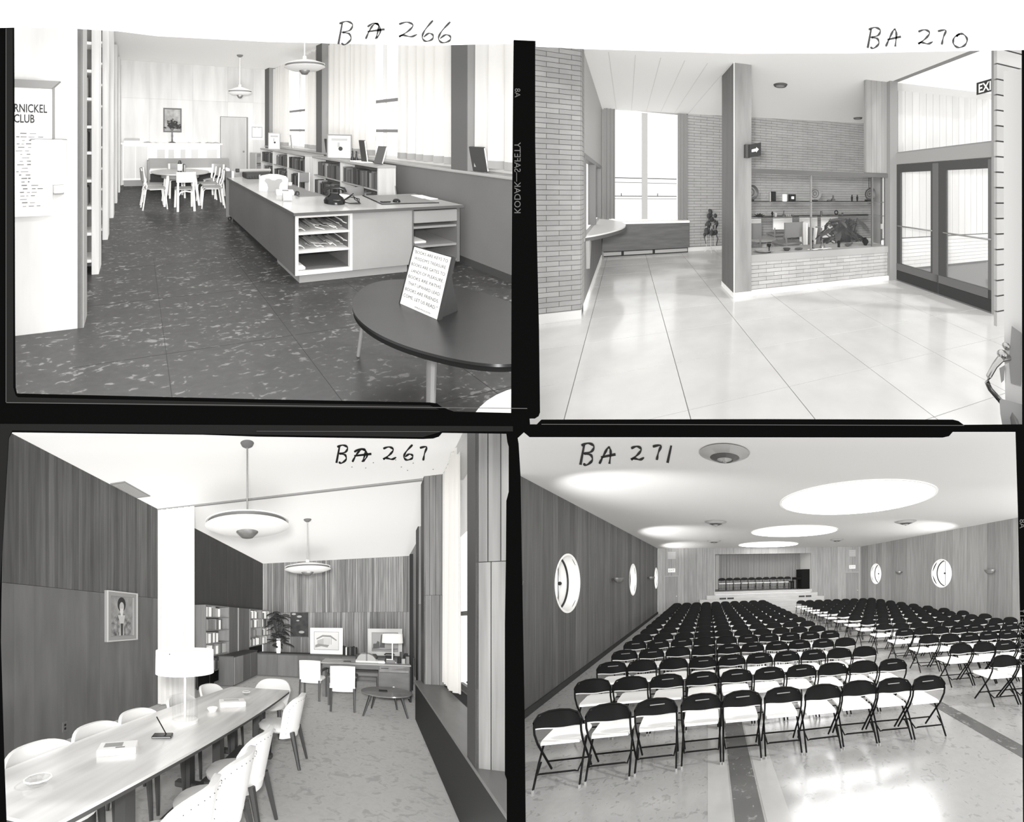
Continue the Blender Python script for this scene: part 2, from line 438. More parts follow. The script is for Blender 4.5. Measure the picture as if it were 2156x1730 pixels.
# white strip added for the overexposed fade along the top edge
mb = MB(); mb.prism(pz([(-60, -60), (2230, -60), (2230, 104), (2100, 106), (1990, 108), (1800, 112), (1560, 113), (1225, 103), (1128, 98), (1128, 86), (1082, 84), (1075, 92), (900, 96), (560, 88), (330, 76), (250, 66), (120, 58), (31, 58), (-60, 60)]), 'y', -.2, -.165)
rail = make('mount_top_rail', mb, mat('fade_white', .97, .9, spec=.1), fr)
inkm = mat('ink', .012, .5, spec=.3)
def strokes(parent, lines, w, at, off=(0, 0, 0)):
    """pen strokes: each list of (u,v) points becomes a flat raised ribbon; at maps (u,v) to the surface"""
    for k, ln in enumerate(lines):
        P = [Vector(p) for p in ln]
        if len(P) > 2:                                   # Catmull-Rom smoothing
            Q = []
            for i in range(len(P) - 1):
                p0, p1, p2, p3 = P[max(i - 1, 0)], P[i], P[i + 1], P[min(i + 2, len(P) - 1)]
                for t in (0, .25, .5, .75):
                    Q.append(.5 * ((2 * p1) + (p2 - p0) * t + (2 * p0 - 5 * p1 + 4 * p2 - p3) * t * t + (3 * p1 - p0 - 3 * p2 + p3) * t ** 3))
            P = Q + [P[-1]]
        L, Rr = [], []
        for i, p in enumerate(P):
            d = (P[min(i + 1, len(P) - 1)] - P[max(i - 1, 0)])
            d = d.normalized() if d.length > 0 else Vector((1, 0)); nn = Vector((-d.y, d.x)) * w * (.8 + .3 * math.sin(i * 1.3))
            L.append(at(*(p + nn))); Rr.append(at(*(p - nn)))
        mb = MB(); mb.slab([L, Rr], off); make('pen_stroke', mb, inkm_for(), parent)
def inkm_for(): return mat('ink', .012, .5, spec=.3)
HB = {'B': [[(.35, .1), (.12, 1)], [(.18, .12), (.6, .02), (.95, .15), (.8, .4), (.35, .5), (.75, .55), (.85, .8), (.5, 1.02), (.3, .95)]],
      'A': [[(0, 1), (.25, .5), (.5, .05), (.62, .02), (.7, .3), (.62, 1.0)], [(.1, .6), (1.0, .42)]],
      'a': [[(0, 1), (.2, .5), (.45, .1), (.7, .1), (.68, .5), (.55, 1)], [(.1, .25), (.45, .02), (.75, .2), (.8, .6), (.6, .95)], [(.1, .55), (1.05, .4)]],
      '2': [[(.1, .15), (.5, .02), (.8, .22), (.55, .6), (.1, .95), (.3, .85), (.7, .95), (1, .8)]],
      '6': [[(.85, 0), (.3, .45), (.1, .8), (.35, 1), (.8, .9), (.85, .7), (.55, .62), (.2, .8)]],
      '7': [[(.1, .12), (.8, .05), (.6, .5), (.45, 1)]],
      '0': [[(.5, .1), (.15, .35), (.1, .75), (.4, 1), (.8, .85), (.95, .45), (.7, .12), (.4, .15), (.3, .3)]],
      '1': [[(.7, 0), (.4, 1)]]}
def numeral(name, label, chars, at, off, w=1.9, parent=None, base=None):
    if parent is None: t = thing(name, label, 'handwriting', base)
    else: t = parent
    for ch, u, v, ww, hh in chars:
        strokes(t, [[(u + x * ww, v + y * hh) for x, y in l] for l in HB[ch]], w, at, off)
    return t
def flat_at(u, v): return (u * PX, -.2, (1730 - v) * PX)
t = bpy.data.objects.new('handwritten_number', None); COL.objects.link(t); t.location = (830 * PX, -.2, 1640 * PX); t['_w'] = tuple(t.location)
tag(t, 'black inked number BA 266 handwritten on white fade strip above the library', 'handwriting')
numeral(None, None, [('B', 708, 44, 36, 49), ('a', 770, 48, 38, 34), ('2', 836, 46, 42, 33), ('6', 886, 43, 30, 44), ('6', 920, 46, 33, 44)], flat_at, (0, -.004, 0), 2.1, t)
t = bpy.data.objects.new('handwritten_number', None); COL.objects.link(t); t.location = (1930 * PX, -.2, 1640 * PX); t['_w'] = tuple(t.location)
tag(t, 'black inked number BA 270 handwritten on white fade strip above the lobby', 'handwriting')
numeral(None, None, [('B', 1823, 57, 32, 44), ('A', 1865, 62, 32, 36), ('2', 1930, 62, 34, 32), ('7', 1972, 62, 24, 32), ('0', 2004, 68, 34, 32)], flat_at, (0, -.004, 0), 2.3, t)
# ================================================================== the library (upper left)
use(R1)
ZC = 3.5; XW = 3.83; YF = 11.75
lf = mat('lino_floor', .068, .30, 'fleck', .25, (15, 30, 15), g2=.24, lo=.605, hi=.68, detail=6, spec=.45)
floor1 = struct('floor', MB().box(-2.6, 4.2, 1, YF + .2, -.1, 0), lf)
m = MB()
for k in range(8): m.box(-.4, XW, 1.9 + k * .95 - .002, 1.9 + k * .95 + .002, -.002, .0008)
for k in range(5): m.box(.2 + k * .95 - .002, .2 + k * .95 + .002, 1.0, 5, -.002, .0008)
make('tile_joint', m, mat('joint', .04, .5), floor1)
struct('ceiling', MB().box(-1.2, 4.3, 1.5, YF + .2, ZC, ZC + .1), mat('lib_ceiling', .96, .7))
pale = mat('lib_plywood', .70, .6, 'grain', .06, (5, 5, .7), rnd=.06)
wfar = struct('wall_far', MB().box(-1.2, 4.0, YF + .02, YF + .1, 0, ZC), mat('lib_backing', .5, .7))
x = -.7; k = 0
for w_ in (1.05, .62, .62, 1.05, .8, 1.0):
    for z0, z1 in ((0, 2.45), (2.45, ZC)):
        make('wall_panel', MB().box(x + .002, x + w_ - .002, YF, YF + .02, z0 + .002, z1 - .002), pale, wfar)
    x += w_
struct('wall_left', MB().box(-.95, -.9, 3.44, YF + .05, 0, ZC), mat('lib_left_wall', .5, .7))
# noticeboard wall
pm_ = mat('lib_pale_panel', .66, .6, 'grain', .07, (5, 5, .8))
nb = struct('wall_front', MB().box(-2.5, -.40, 3.4, 3.44, 0, ZC), pm_, 'pale plywood wall end carrying the club noticeboard')
make('panel_edge', MB().box(-.44, -.395, 3.40, 3.62, 0, ZC), mat('lib_edge', .42, .5), nb)
t = thing('noticeboard', 'large white club notice board with dark top frame on the pale wall end', 'notice board', (-.9, 3.36, .88))
pap = mat('paper', .92, .7); ink1 = mat('print_ink', .035, .6); gm = mat('mid_grey', .28, .5); lg = mat('light_grey', .5, .5)
make('board', MB().box(-1.5, -.612, 3.375, 3.4, .9, 1.87), pap, t)
make('frame_top', MB().prism([(-1.5, 1.87), (-.612, 1.865), (-.555, 1.925), (-1.5, 1.925)], 'y', 3.34, 3.4), gm, t)
make('frame_side', MB().box(-.612, -.6, 3.36, 3.4, 1.42, 1.9), gm, t)
for s_, xx, zz, sz, al in (('RNICKEL', -.872, 1.683, .088, 'LEFT'), ('CLUB', -.872, 1.605, .088, 'LEFT')):
    vs, fs = text_shape(s_, sz, weight=.0015)
    make('lettering', MB().add([(xx + x_ * .64, 3.372, zz + y_) for x_, y_ in vs], fs), ink1, t, fixn=False)
rr = random.Random(5)
for k in range(22):
    mw = MB(); z = 1.52 - k * .026; x_ = -.86 + rr.uniform(0, .05)
    while x_ < -.7 - rr.uniform(0, .08):
        w_ = rr.uniform(.01, .05); mw.box(x_, x_ + w_, 3.371, 3.375, z, z + rr.choice((.004, .006, .008))); x_ += w_ + rr.uniform(.006, .03)
    o = make('handwriting_line', mw, mat('faint_ink', .22, .6), t); o['kind'] = 'stuff'
t = thing('pinned_sheet', 'curled paper sheet pinned over the lower right of the club board', 'paper', (-.62, 3.35, 1.15))
rows = [[(-.755 + .25 * i / 6 * .95, 3.37 - .03 * math.sin(PI * i / 6) - .02 * j / 4, 1.48 - .34 * j / 4) for j in range(5)] for i in range(7)]
make('sheet', MB().slab(rows, (0, .003, 0)), mat('paper_grey', .80, .6), t, True)
make('clip_bar', MB().box(-.76, -.51, 3.36, 3.372, 1.478, 1.484), gm, t)
mw = MB()
for k in range(8): mw.box(-.72, -.60, 3.338, 3.342, 1.42 - k * .03, 1.424 - k * .03)
make('text_line', mw, mat('pale_ink', .62, .6), t)
t = thing('card_holder', 'small white card in a holder under the curled sheet', 'card', (-.58, 3.37, 1.05))
make('card', MB().box(-.6, -.54, 3.37, 3.39, 1.07, 1.13), pap, t); make('ledge', MB().box(-.605, -.535, 3.365, 3.392, 1.06, 1.07), gm, t)
# wall of bookshelves along the left
fin = mat('shelf_fin', .66, .55, 'grain', .08, (14, 14, 1)); finb = mat('shelf_back', .32, .6); se = mat('shelf_edge', .9, .5)
ys = [3.78, 4.6, 6.0, 7.44, 8.9, 10.38, YF - .05]
bk1 = mat('book_mid', .3, .6, rnd=.7); bk2 = mat('book_dark', .09, .6, rnd=.8)
dkb = mat('shelf_dark', .10, .6)
for i in range(6):
    y1 = ys[i + 1]
    t = thing('bookshelf_range', 'tall pale shelf range end, %s from the noticeboard wall' % ORD[i], 'bookshelf', (-.6, y1, 0), 'shelf ranges down the left side')
    make('upright', MB().cbox(-.458, -.385, y1, y1 + .32, 0, 3.35, .003), fin, t)
    make('back_panel', MB().box(-1.2, -.46, y1 + .30, y1 + .32, 0, 3.3), finb, t)
    for z in (.16, .45, .73, 1.02, 1.32, 1.6, 1.9, 2.2, 2.5, 2.8):
        make('shelf', MB().box(-1.2, -.46, y1 + .012, y1 + .30, z - .03, z), se, t)
    make('shelf_header', MB().box(-1.2, -.46, y1 + .02, y1 + .28, 3.05, 3.3), dkb, t)
    for k, z in enumerate((.73, 1.32, 1.9) if i < 2 else ()):
        for q in range(3):
            xx = -.5 - .05 * q
            b = make('book', MB().cbox(xx - .042, xx, y1 + .08, y1 + .24, z + .002, z + .2 + .012 * ((q + k) % 3), .004), bk1)
            tag(b, 'book %s from the aisle on shelf %s of range %s' % (ORD[q], ORD[k], ORD[i]), 'book', 'books in the tall ranges')
# low cabinet under the far wall, with mantel
wh = mat('lib_white', .88, .5)
t = thing('low_cabinet', 'long white built-in cabinet with a top ledge along the far wall', 'cabinet', (1, 11.5, 0))
make('body', MB().box(-.36, 2.35, 11.45, YF, .17, 1.15), wh, t)
make('top', MB().cbox(-.4, 2.4, 11.38, YF, 1.15, 1.2, .006), wh, t)
make('plinth', MB().box(-.33, 2.32, 11.5, YF, 0, .17), gm, t)
for k in range(2): make('door', MB().box(-.33 + k * .32, -.03 + k * .32, 11.43, 11.45, .22, 1.1), pale, t)
for k, x_ in enumerate((.55, .86, 1.2, 1.5, 1.95)):
    make('display_card', MB().box(x_, x_ + (.22, .16, .14, .2, .3)[k], 11.43, 11.45, .78, 1.02), mat('pale_card', .66, .6), t)
t = thing('settle_bench', 'long grey-backed bench with a white seat before the far cabinet', 'bench', (1.4, 11.0, 0))
gb = mat('bench_back', .36, .6); 
make('backrest', MB().cbox(.31, 2.55, 11.2, 11.28, .5, .78, .01), gb, t)
make('seat', MB().cbox(.33, 2.5, 10.85, 11.2, .4, .52, .02), wh, t)
make('plinth', MB().box(.36, 2.45, 10.95, 11.2, 0, .4), mat('dark_gap', .03, .7), t)
make('end_panel', MB().cbox(.28, .33, 10.85, 11.28, 0, .74, .006), gb, t)
# things on the ledge
for k, (x_, w_, h_, c_) in enumerate(((-.33, .42, .055, pap), (-.31, .40, .05, lg))):
    b = make('book', MB().cbox(x_, x_ + w_, 11.42, 11.62, 1.2 + k * .056, 1.2 + k * .056 + h_, .006), c_)
    tag(b, ('large pale volume, bottom of pair at left end of far ledge', 'grey volume lying on top of pair at left end of far ledge')[k], 'book', 'volumes on the far ledge')
for k, x_ in enumerate((.2, .5, 1.42, 1.75, 2.0)):
    rows = [[(x_ + i * .12, 11.42 + j * .2, 1.202 + .02 * math.sin(i * 2 + k)) for j in range(2)] for i in range(4)]
    o = make('magazine', MB().slab(rows, (0, 0, .008)), (gm, pap, lg, gm, gm)[k]); tag(o, ('open grey magazine next to the stacked volumes', 'white leaflet left of the vase', 'pale leaflet right of the vase', 'folded grey magazine midway right of vase', 'grey magazine at the right end of far ledge')[k], 'magazine', 'loose magazines on the far ledge')
t = thing('framed_picture', 'dark-framed picture hung above the vase on far wall', 'picture', (.99, YF, 1.5))
x0, x1, z0, z1 = .74, 1.26, 1.5, 2.2
make('frame', MB().prism([(x0, z0), (x1, z0), (x1, z1), (x0, z1)], 'y', YF - .04, YF, [[(x0 + .04, z0 + .04), (x0 + .04, z1 - .04), (x1 - .04, z1 - .04), (x1 - .04, z0 + .04)]]), mat('pic_frame', .14, .5), t)
make('canvas', MB().box(x0 + .03, x1 - .03, YF - .02, YF - .01, z0 + .03, z1 - .03), mat('canvas', .42, .6, 'blotch', .35, (6, 6, 6)), t)
t = thing('flower_vase', 'dark leafy arrangement in a slender footed vase on the far ledge', 'vase', (.97, 11.5, 1.2))
dk = mat('leaf_dark', .05, .6)
make('vase', MB().lathe([(.10, 0), (.10, .015), (.025, .04), (.018, .14), (.03, .2), (.018, .26), (.02, .34), (.05, .42), (.045, .42)], 16, (.97, 11.5, 1.2)), mat('vase_metal', .12, .35), t, True)
lv = MB(); rr = random.Random(3)
for k in range(70):
    a = rr.uniform(0, 2 * PI); rad = rr.uniform(.02, .26); z = 1.62 + rr.uniform(0, .30) * (1.1 - rad / .3); cx, cy = .97 + rad * math.cos(a), 11.5 + rad * .4 * math.sin(a)
    q = rr.uniform(.02, .045); w2 = rr.uniform(-.5, .5)
    lv.add([(cx - q, cy, z - q * w2), (cx, cy - q, z + q * .5), (cx + q, cy, z + q * w2), (cx, cy + q, z - q)], [(0, 1, 2), (0, 2, 3)])
    if k % 3 == 0: lv.tube([(.97, 11.5, 1.6), (cx, cy, z)], .004, 3)
make('foliage', lv, dk, t)
# door and certificate
d = struct('door_1', MB().cbox(2.45, 3.2, YF - .03, YF, 0, 1.97), mat('lib_door', .58, .6, 'grain', .06, (6, 6, .8)), 'plain pale door in the far library wall')
make('door_frame', MB().prism([(2.4, 0), (2.4, 2.0), (3.26, 2.0), (3.26, 0), (3.22, 0), (3.22, 1.985), (2.42, 1.985), (2.42, 0)], 'y', YF - .06, YF - .02), mat('door_trim', .25, .5), d)
make('handle', MB().ball(3.12, YF - .06, .95, .03), gm, d, True)
t = thing('certificate', 'white framed certificate with scrolled border right of the far door', 'picture', (3.54, YF, 1.3))
make('mount', MB().box(3.33, 3.78, YF - .03, YF, 1.31, 1.77), pap, t)
make('border', MB().prism([(3.38, 1.37), (3.73, 1.37), (3.73, 1.72), (3.38, 1.72)], 'y', YF - .036, YF - .03, [[(3.41, 1.4), (3.41, 1.69), (3.5, 1.67), (3.55, 1.7), (3.6, 1.67), (3.70, 1.69), (3.70, 1.4)]]), lg, t)
t = thing('side_table', 'pale shelf unit with stacked trays in the far right corner', 'shelf', (3.5, 11.2, 0))
for z in (.35, .62, .9): make('shelf', MB().box(3.3, 3.78, 10.9, 11.5, z - .03, z), gm, t)
make('end_panel', MB().box(3.26, 3.3, 10.9, 11.5, 0, .93), lg, t); make('back_panel', MB().box(3.3, 3.78, 11.5, 11.53, 0, .93), lg, t)
# window wall
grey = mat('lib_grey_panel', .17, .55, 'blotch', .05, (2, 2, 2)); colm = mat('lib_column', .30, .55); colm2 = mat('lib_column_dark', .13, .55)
wr_ = struct('wall_right', MB().box(XW + .02, XW + .1, 1.5, YF, 0, 1.1), grey, 'grey wall below the library windows')
y = 1.6
for w_ in (1.5, 1.45, 1.45, 1.45, 1.45, 1.45, 1.4):
    make('wall_panel', MB().box(XW, XW + .02, y + .003, y + w_ - .003, .08, 1.1), grey, wr_); y += w_
struct('baseboard_right', MB().box(XW - .012, XW + .02, 1.5, YF, 0, .08), mat('lib_base', .05, .5))
struct('trim_1', MB().cbox(XW - .03, XW + .35, 1.5, YF, 1.1, 1.135, .008), mat('lib_sill', .42, .35, spec=.5), 'window sill running along the library windows')
def col1(y0, y1):
    o = struct('wall_pier', MB().box(XW, XW + .26, y0, y1, 1.135, ZC), colm, None)
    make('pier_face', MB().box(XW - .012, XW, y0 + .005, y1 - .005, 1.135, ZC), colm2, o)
col1(3.83, 4.09); col1(7.78, 8.06); col1(11.35, YF)
fm1 = mat('window_bar', .24, .4); mull = mat('window_frame', .75, .4)
for k, (y0, y1) in enumerate(((1.5, 3.83), (4.09, 7.78), (8.06, 11.35))):
    w = struct('window_%d' % (k + 1), MB().box(XW + .28, XW + .34, y0, y1, 1.135, 1.2), mull)
    make('glass', MB().box(XW + .30, XW + .305, y0, y1, 1.2, ZC), glass(), w)
    for z in (1.62, 2.14):
        make('glazing_bar', MB().box(XW + .27, XW + .32, y0, y1, z - .025, z + .025), fm1, w)
    for yy in (y0 + .01, (y0 + y1) / 2, y1 - .05): make('mullion', MB().box(XW + .29, XW + .34, yy, yy + .04, 1.2, ZC), mull, w)
cur = mat('sheer_curtain', .84, .8, trl=.38); hemm = mat('curtain_hem', .55, .8, trl=.25)
def sheer(lab, y0, y1, amp=.055):
    curtain('curtain', lab, y0, y1, XW + .12, 1.19, ZC - .05, cur, .2, amp, 'y', 'sheer curtains of the library', (hemm, .09))
sheer('white sheer curtain nearest the camera, right of the dark pier', 2.2, 3.82)
sheer('wide white sheer curtain just left of the nearest dark pier', 4.1, 5.36)
sheer('white sheer curtain beyond the open window gap, in the middle bay', 5.99, 7.72)
sheer('narrow white sheer curtain beside the far pier', 8.1, 8.95)
sheer('farthest white sheer curtain in the room corner', 10.1, 11.3)
# low glazed bookcases against the windows
cas = mat('bookcase_wood', .42, .5, 'grain', .1, (3, 3, 12)); casl = mat('bookcase_light', .62, .5, 'grain', .08, (14, 14, 1)); ins = mat('bookcase_inside', .16, .6)
def bookcase(lab, x0, x1, y0, y1, cells, base_lab):
    t = thing('bookcase', lab, 'bookcase', (x0, (y0 + y1) / 2, 0), 'low bookcases before the windows')
    make('top', MB().cbox(x0 - .02, x1, y0 - .01, y1, 1.09, 1.125, .005), cas, t)
    make('end_panel', MB().box(x0, x1, y0, y0 + .03, 0, 1.09), casl, t)
    make('end_panel', MB().box(x0, x1, y1 - .03, y1, 0, 1.09), casl, t)
    make('back_panel', MB().box(x1 - .02, x1, y0 + .03, y1 - .03, 0, 1.09), ins, t)
    n = cells; w_ = (y1 - y0) / n
    for k in range(1, n): make('divider', MB().box(x0, x1 - .02, y0 + k * w_ - .015, y0 + k * w_ + .015, 0, 1.09), casl, t)
    for z in (.08, .44, .78): make('shelf', MB().box(x0 + .01, x1 - .02, y0 + .03, y1 - .03, z - .02, z), cas, t)
    rr = random.Random(int(y0 * 10)); 
    for k in range(n):
        for zi, z in enumerate((.44, .78)):
            yy = y0 + k * w_ + .04; j = 0
            end = y0 + (k + 1) * w_ - (.04 if (k + zi) % 2 else .2)
            while yy < end:
                w2 = rr.uniform(.038, .066); h_ = rr.uniform(.19, .25)
                b = make('book', MB().cbox(x0 + .03, x0 + .2, yy, yy + w2 - .003, z + .001, z + h_, .004), bk2 if rr.random() < .85 else bk1)
                j += 1
                if b: tag(b, '%s book of the %s row, %s cell of the %s' % (ORD[j - 1], ('lower', 'upper')[zi], ORD[k], base_lab), 'book', 'books in the low bookcases')
                yy += w2
bookcase('low two-row bookcase nearer the camera, in front of the open window gap', 3.2, 3.48, 4.75, 6.9, 2, 'nearer low bookcase')
bookcase('low bookcase farther back, ending beside the far pier', 3.2, 3.6, 7.24, 10.2, 3, 'farther low bookcase')
# things standing on the bookcases and sill
def stand_card(name, lab, cat, x, y, z, w, h, rz, m, lean=.12, fr_=None, pic=True):
    t = thing(name, lab, cat, (x, y, z)); T = place(x, y, z, rz) @ Matrix.Rotation(-lean, 4, 'X')
    make('panel', MB(T).box(-w / 2, w / 2, 0, .012, 0, h), m, t)
    if fr_: make('frame', MB(T).prism([(-w / 2, 0), (w / 2, 0), (w / 2, h), (-w / 2, h)], 'y', -.008, .014, [[(-w / 2 + .022, .022), (-w / 2 + .022, h - .022), (w / 2 - .022, h - .022), (w / 2 - .022, .022)]]), fr_, t)
    if pic:
        make('printed_heading', MB(T).box(-w * .32, w * .32, -.003, 0, h * .74, h * .84), lg, t)
        make('printed_figure', MB(T).ball(w * .05, -.003, h * .42, w * .09, 10, 6, 1, 1, .1), ink1, t)
        make('printed_figure', MB(T).box(-w * .08, w * .02, -.003, 0, h * .48, h * .68), lg, t)
    return t
stand_card('display_card', 'framed white poster card standing on the nearer bookcase', 'poster', 3.3, 6.05, 1.125, .42, .42, -.55 , pap, .1, gm)
stand_card('display_card', 'small white poster card standing on the farther bookcase', 'poster', 3.3, 9.4, 1.125, .3, .42, -.4, pap, .1, lg)
def lean_book(lab, x, y, z, w, h, rz, lean, m=None):
    t = thing('leaning_book', lab, 'book', (x, y, z)); T = place(x, y, z, rz) @ Matrix.Rotation(lean, 4, 'Y')
    make('cover', MB(T).cbox(-.012, .012, -w / 2, w / 2, 0, h, .003), m or mat('cover_dark', .06, .5), t)
    make('pages', MB(T).box(-.008, .008, -w / 2 - .004, -w / 2, .01, h - .01), pap, t)
lean_book('dark leaning book on sill beside the nearest pier', 3.93, 3.74, 1.14, .2, .3, .1, -.22)
lean_book('dark book leaning before the middle pier', 3.93, 7.66, 1.14, .2, .3, .1, -.15)
lean_book('grey open display book, front leaf, at near end of the nearer bookcase', 3.36, 5.0, 1.13, .16, .27, .2, .35, mat('cover_grey', .12, .5))
lean_book('thin dark display book leaning back at near end of nearer bookcase', 3.34, 5.32, 1.13, .12, .34, .2, -.18)
lean_book('slim board leaning on the far sill before the farthest window', 3.93, 9.75, 1.14, .1, .36, 0, -.12, lg)
for k, (y_, lab) in enumerate(((5.72, 'left one of two tiny dark figurines on nearer bookcase'), (5.6, 'right one of two tiny dark figurines on nearer bookcase'))):
    t = thing('figurine', lab, 'figurine', (3.36, y_, 1.125), 'figurines on the bookcase')
    make('body', MB().lathe([(.025, 0), (.03, .02), (.012, .08), (.016, .1), (.006, .13)], 10, (3.36, y_, 1.125)), mat('figurine_black', .03, .4), t, True)
    make('head', MB().ball(3.36, y_, 1.27, .016, 8, 5), mat('figurine_black', .03, .4), t, True)
t = thing('folded_map', 'pale folded leaflets lying beside the figurines', 'leaflet', (3.3, 5.45, 1.125)); make('sheet', MB().box(3.22, 3.4, 5.2, 5.55, 1.126, 1.14), pap, t)
# charging counter
ctop = mat('counter_top', .58, .16, 'blotch', .06, (2, 2, 2), spec=.6); cside = mat('counter_side', .15, .5, 'blotch', .08, (2, 2, 2)); cfront = mat('counter_front', .36, .5, 'blotch', .06, (2, 2, 2))
edge = mat('counter_edge', .11, .4)
t = thing('charging_counter', 'long L-shaped library counter with magazine shelves in its front', 'counter', (1.9, 4.2, 0))
CT = t
make('counter_top', MB().prism([(1.52, 3.72), (3.66, 3.72), (3.66, 4.58), (2.3, 4.6), (2.3, 6.85), (1.52, 6.85)], 'z', .725, .75), ctop, t)
make('top_edge', MB().prism([(1.515, 3.715), (3.665, 3.715), (3.665, 3.72), (1.52, 3.72), (1.52, 6.85), (1.515, 6.85)], 'z', .722, .752), edge, t)
make('side_panel', MB().box(1.55, 1.58, 3.77, 6.8, .1, .725), cside, t)
make('inner_panel', MB().box(2.26, 2.3, 4.6, 6.8, .1, .725), cside, t)
make('plinth', MB().box(1.62, 2.95, 3.82, 4.5, 0, .1), cfront, t)
make('plinth', MB().box(1.62, 2.2, 4.5, 6.8, 0, .1), mat('dark_gap', .03, .7), t)
make('front_panel', MB().box(2.21, 2.97, 3.76, 3.79, .1, .725), cfront, t)
make('shelf_frame', MB().prism([(1.55, .1), (2.21, .1), (2.21, .725), (1.55, .725)], 'y', 3.76, 3.80, [[(1.585, .14), (1.585, .69), (2.18, .69), (2.18, .14)]]), mat('shelf_frame', .72, .5), t)
for z in (.34, .53): make('shelf', MB().box(1.58, 2.2, 3.775, 4.3, z - .02, z), mat('shelf_frame', .72, .5), t)
make('shelf_bottom', MB().box(1.58, 2.2, 3.78, 4.3, .12, .14), cside, t); make('back_panel', MB().box(1.58, 2.2, 4.3, 4.33, .12, .72), mat('dark_inside', .07, .6), t)
make('divider', MB().box(2.18, 2.21, 3.8, 4.3, .1, .72), cside, t)
make('back_panel', MB().box(2.97, 3.62, 4.3, 4.33, .12, .72), mat('dark_inside', .07, .6), t)
make('drawer', MB().cbox(3.0, 3.6, 3.755, 3.79, .56, .70, .006), cfront, t)
make('end_panel', MB().box(3.6, 3.64, 3.76, 4.55, .08, .725), cside, t)
make('end_panel', MB().box(2.97, 3.0, 3.77, 4.3, .08, .725), cside, t)
for z in (.52, .30, .12): make('shelf', MB().box(3.0, 3.6, 3.77, 4.3, z - .025, z), mat('shelf_mid', .30, .5), t)
for x_ in (3.02, 3.58): make('foot', MB().cyl(x_, 3.84, 0, .1, .02, n=8), gm, t)
make('end_post', MB().box(1.60, 1.64, 6.8, 6.84, .06, .86), mat('post_white', .85, .5), t)
make('end_screen', MB().box(1.50, 1.60, 6.82, 6.85, .06, .86), cside, t)
make('castor', MB().ball(1.57, 6.82, .03, .035, 10, 6), mat('castor_black', .015, .4), t, True)
# magazines in the cubby
rr = random.Random(11)
for zi, z in enumerate((.34, .53)):
    for k in range(9):
        x_ = 1.6 + k * .062; rows = []
        for i in range(5):
            q = i / 4; rows.append([(x_ + .10 * q + .02 * math.sin(q * 5 + k), 3.80 + .04 * rr.random(), z + .012 + .022 * (k % 3) + .06 * (1 - q) * rr.uniform(.3, .8)), (x_ + .10 * q + .03, 4.2, z + .015 + .02 * (k % 3) + .05 * (1 - q))])
        o = make('magazine', MB().slab(rows, (0, 0, .006)), (pap, gm, lg, pap, lg, gm, pap, lg, pap)[k], None, True)
        if o: tag(o, 'curled magazine %s from the left on the %s counter shelf' % (ORD[k], ('middle', 'top')[zi]), 'magazine', 'magazines in the counter shelves')
o = make('magazine', MB().cbox(1.59, 1.68, 3.8, 4.1, .141, .17, .004), pap); tag(o, 'small white paper stack on bottom counter shelf', 'magazine')
o = make('paper_pad', MB().cbox(3.08, 3.24, 3.85, 4.1, .301, .325, .004), pap); tag(o, 'white pad on shelf at the counter\'s right end', 'pad')
# on the counter
t = thing('book_rest', 'white arched display rest with a grey shaped panel on the counter', 'display stand', (1.8, 5.15, .75))
T = place(1.80, 5.15, .75, -.42)
ar = [(-.19, 0), (.19, 0), (.2, .17), (.17, .21), (.06, .235), (-.06, .235), (-.17, .21), (-.2, .17)]
make('frame_panel', MB(T).prism(ar, 'y', 0, .03), wh, t)
gp = [(-.085, .0), (.1, .0), (.075, .05), (.09, .11), (.125, .145), (.11, .175), (.06, .175), (.02, .155), (-.02, .155), (-.06, .175), (-.11, .175), (-.125, .14), (-.09, .1), (-.075, .05)]
make('shaped_panel', MB(T).prism(gp, 'y', -.012, 0), mat('rest_grey', .42, .5), t)
make('side_cheek', MB(T).prism([(0, 0), (.12, 0), (.03, .22), (0, .22)], 'x', -.2, -.185), wh, t)
t = thing('card_tray', 'low white card tray on counter before the display rest', 'tray', (1.82, 4.85, .75)); T = place(1.84, 4.86, .75, -.3)
make('box', MB(T).cbox(-.1, .13, -.07, .1, 0, .055, .006), pap, t); make('lid_bar', MB(T).box(-.02, .06, -.05, .02, .055, .06), gm, t); make('stamp', MB(T).cbox(.15, .2, -.06, .02, 0, .05), mat('castor_black', .015, .4), t)
t = thing('desk_calendar', 'small tilted white desk calendar at the counter edge', 'calendar', (1.72, 4.4, .75)); T = place(1.72, 4.42, .75, -.25)
make('stand', MB(T).prism([(-.04, 0), (.06, 0), (.03, .09)], 'x', -.06, .06), lg, t); make('card', MB(T).slab([[(-.05, -.045, .01), (-.05, .022, .092)], [(.05, -.045, .01), (.05, .022, .092)]], (0, -.004, .003)), pap, t)
t = thing('typewriter', 'dark typewriter at the far end of the counter', 'typewriter', (2.0, 6.75, .75)); T = place(2.0, 6.7, .75, 0); tk = mat('type_dark', .045, .35)
make('body', MB(T).cbox(-.2, .25, -.16, .16, 0, .1, .015), tk, t); make('carriage', MB(T).tube([(-.28, .05, .13), (.3, .05, .13)], .026, 10), lg, t, True); make('knob', MB(T).tube([(-.34, .05, .13), (-.28, .05, .13)], .034, 10), tk, t, True)
kk = MB(T)
for i in range(8):
    for j in range(3): kk.cyl(-.16 + i * .05, -.2 + .03 * j, .02 + .018 * j, .035 + .018 * j, .01, n=6)
make('keys', kk, tk, t)
t = thing('telephone', 'black desk telephone with looped cords on the counter', 'telephone', (2.2, 4.15, .75)); T = place(2.2, 4.15, .75, -.2); tb = mat('phone_black', .012, .22)
make('body', MB(T).lathe([(.12, 0), (.125, .03), (.1, .07), (.06, .1), (.05, .12), (0, .125)], 20), tb, t, True)
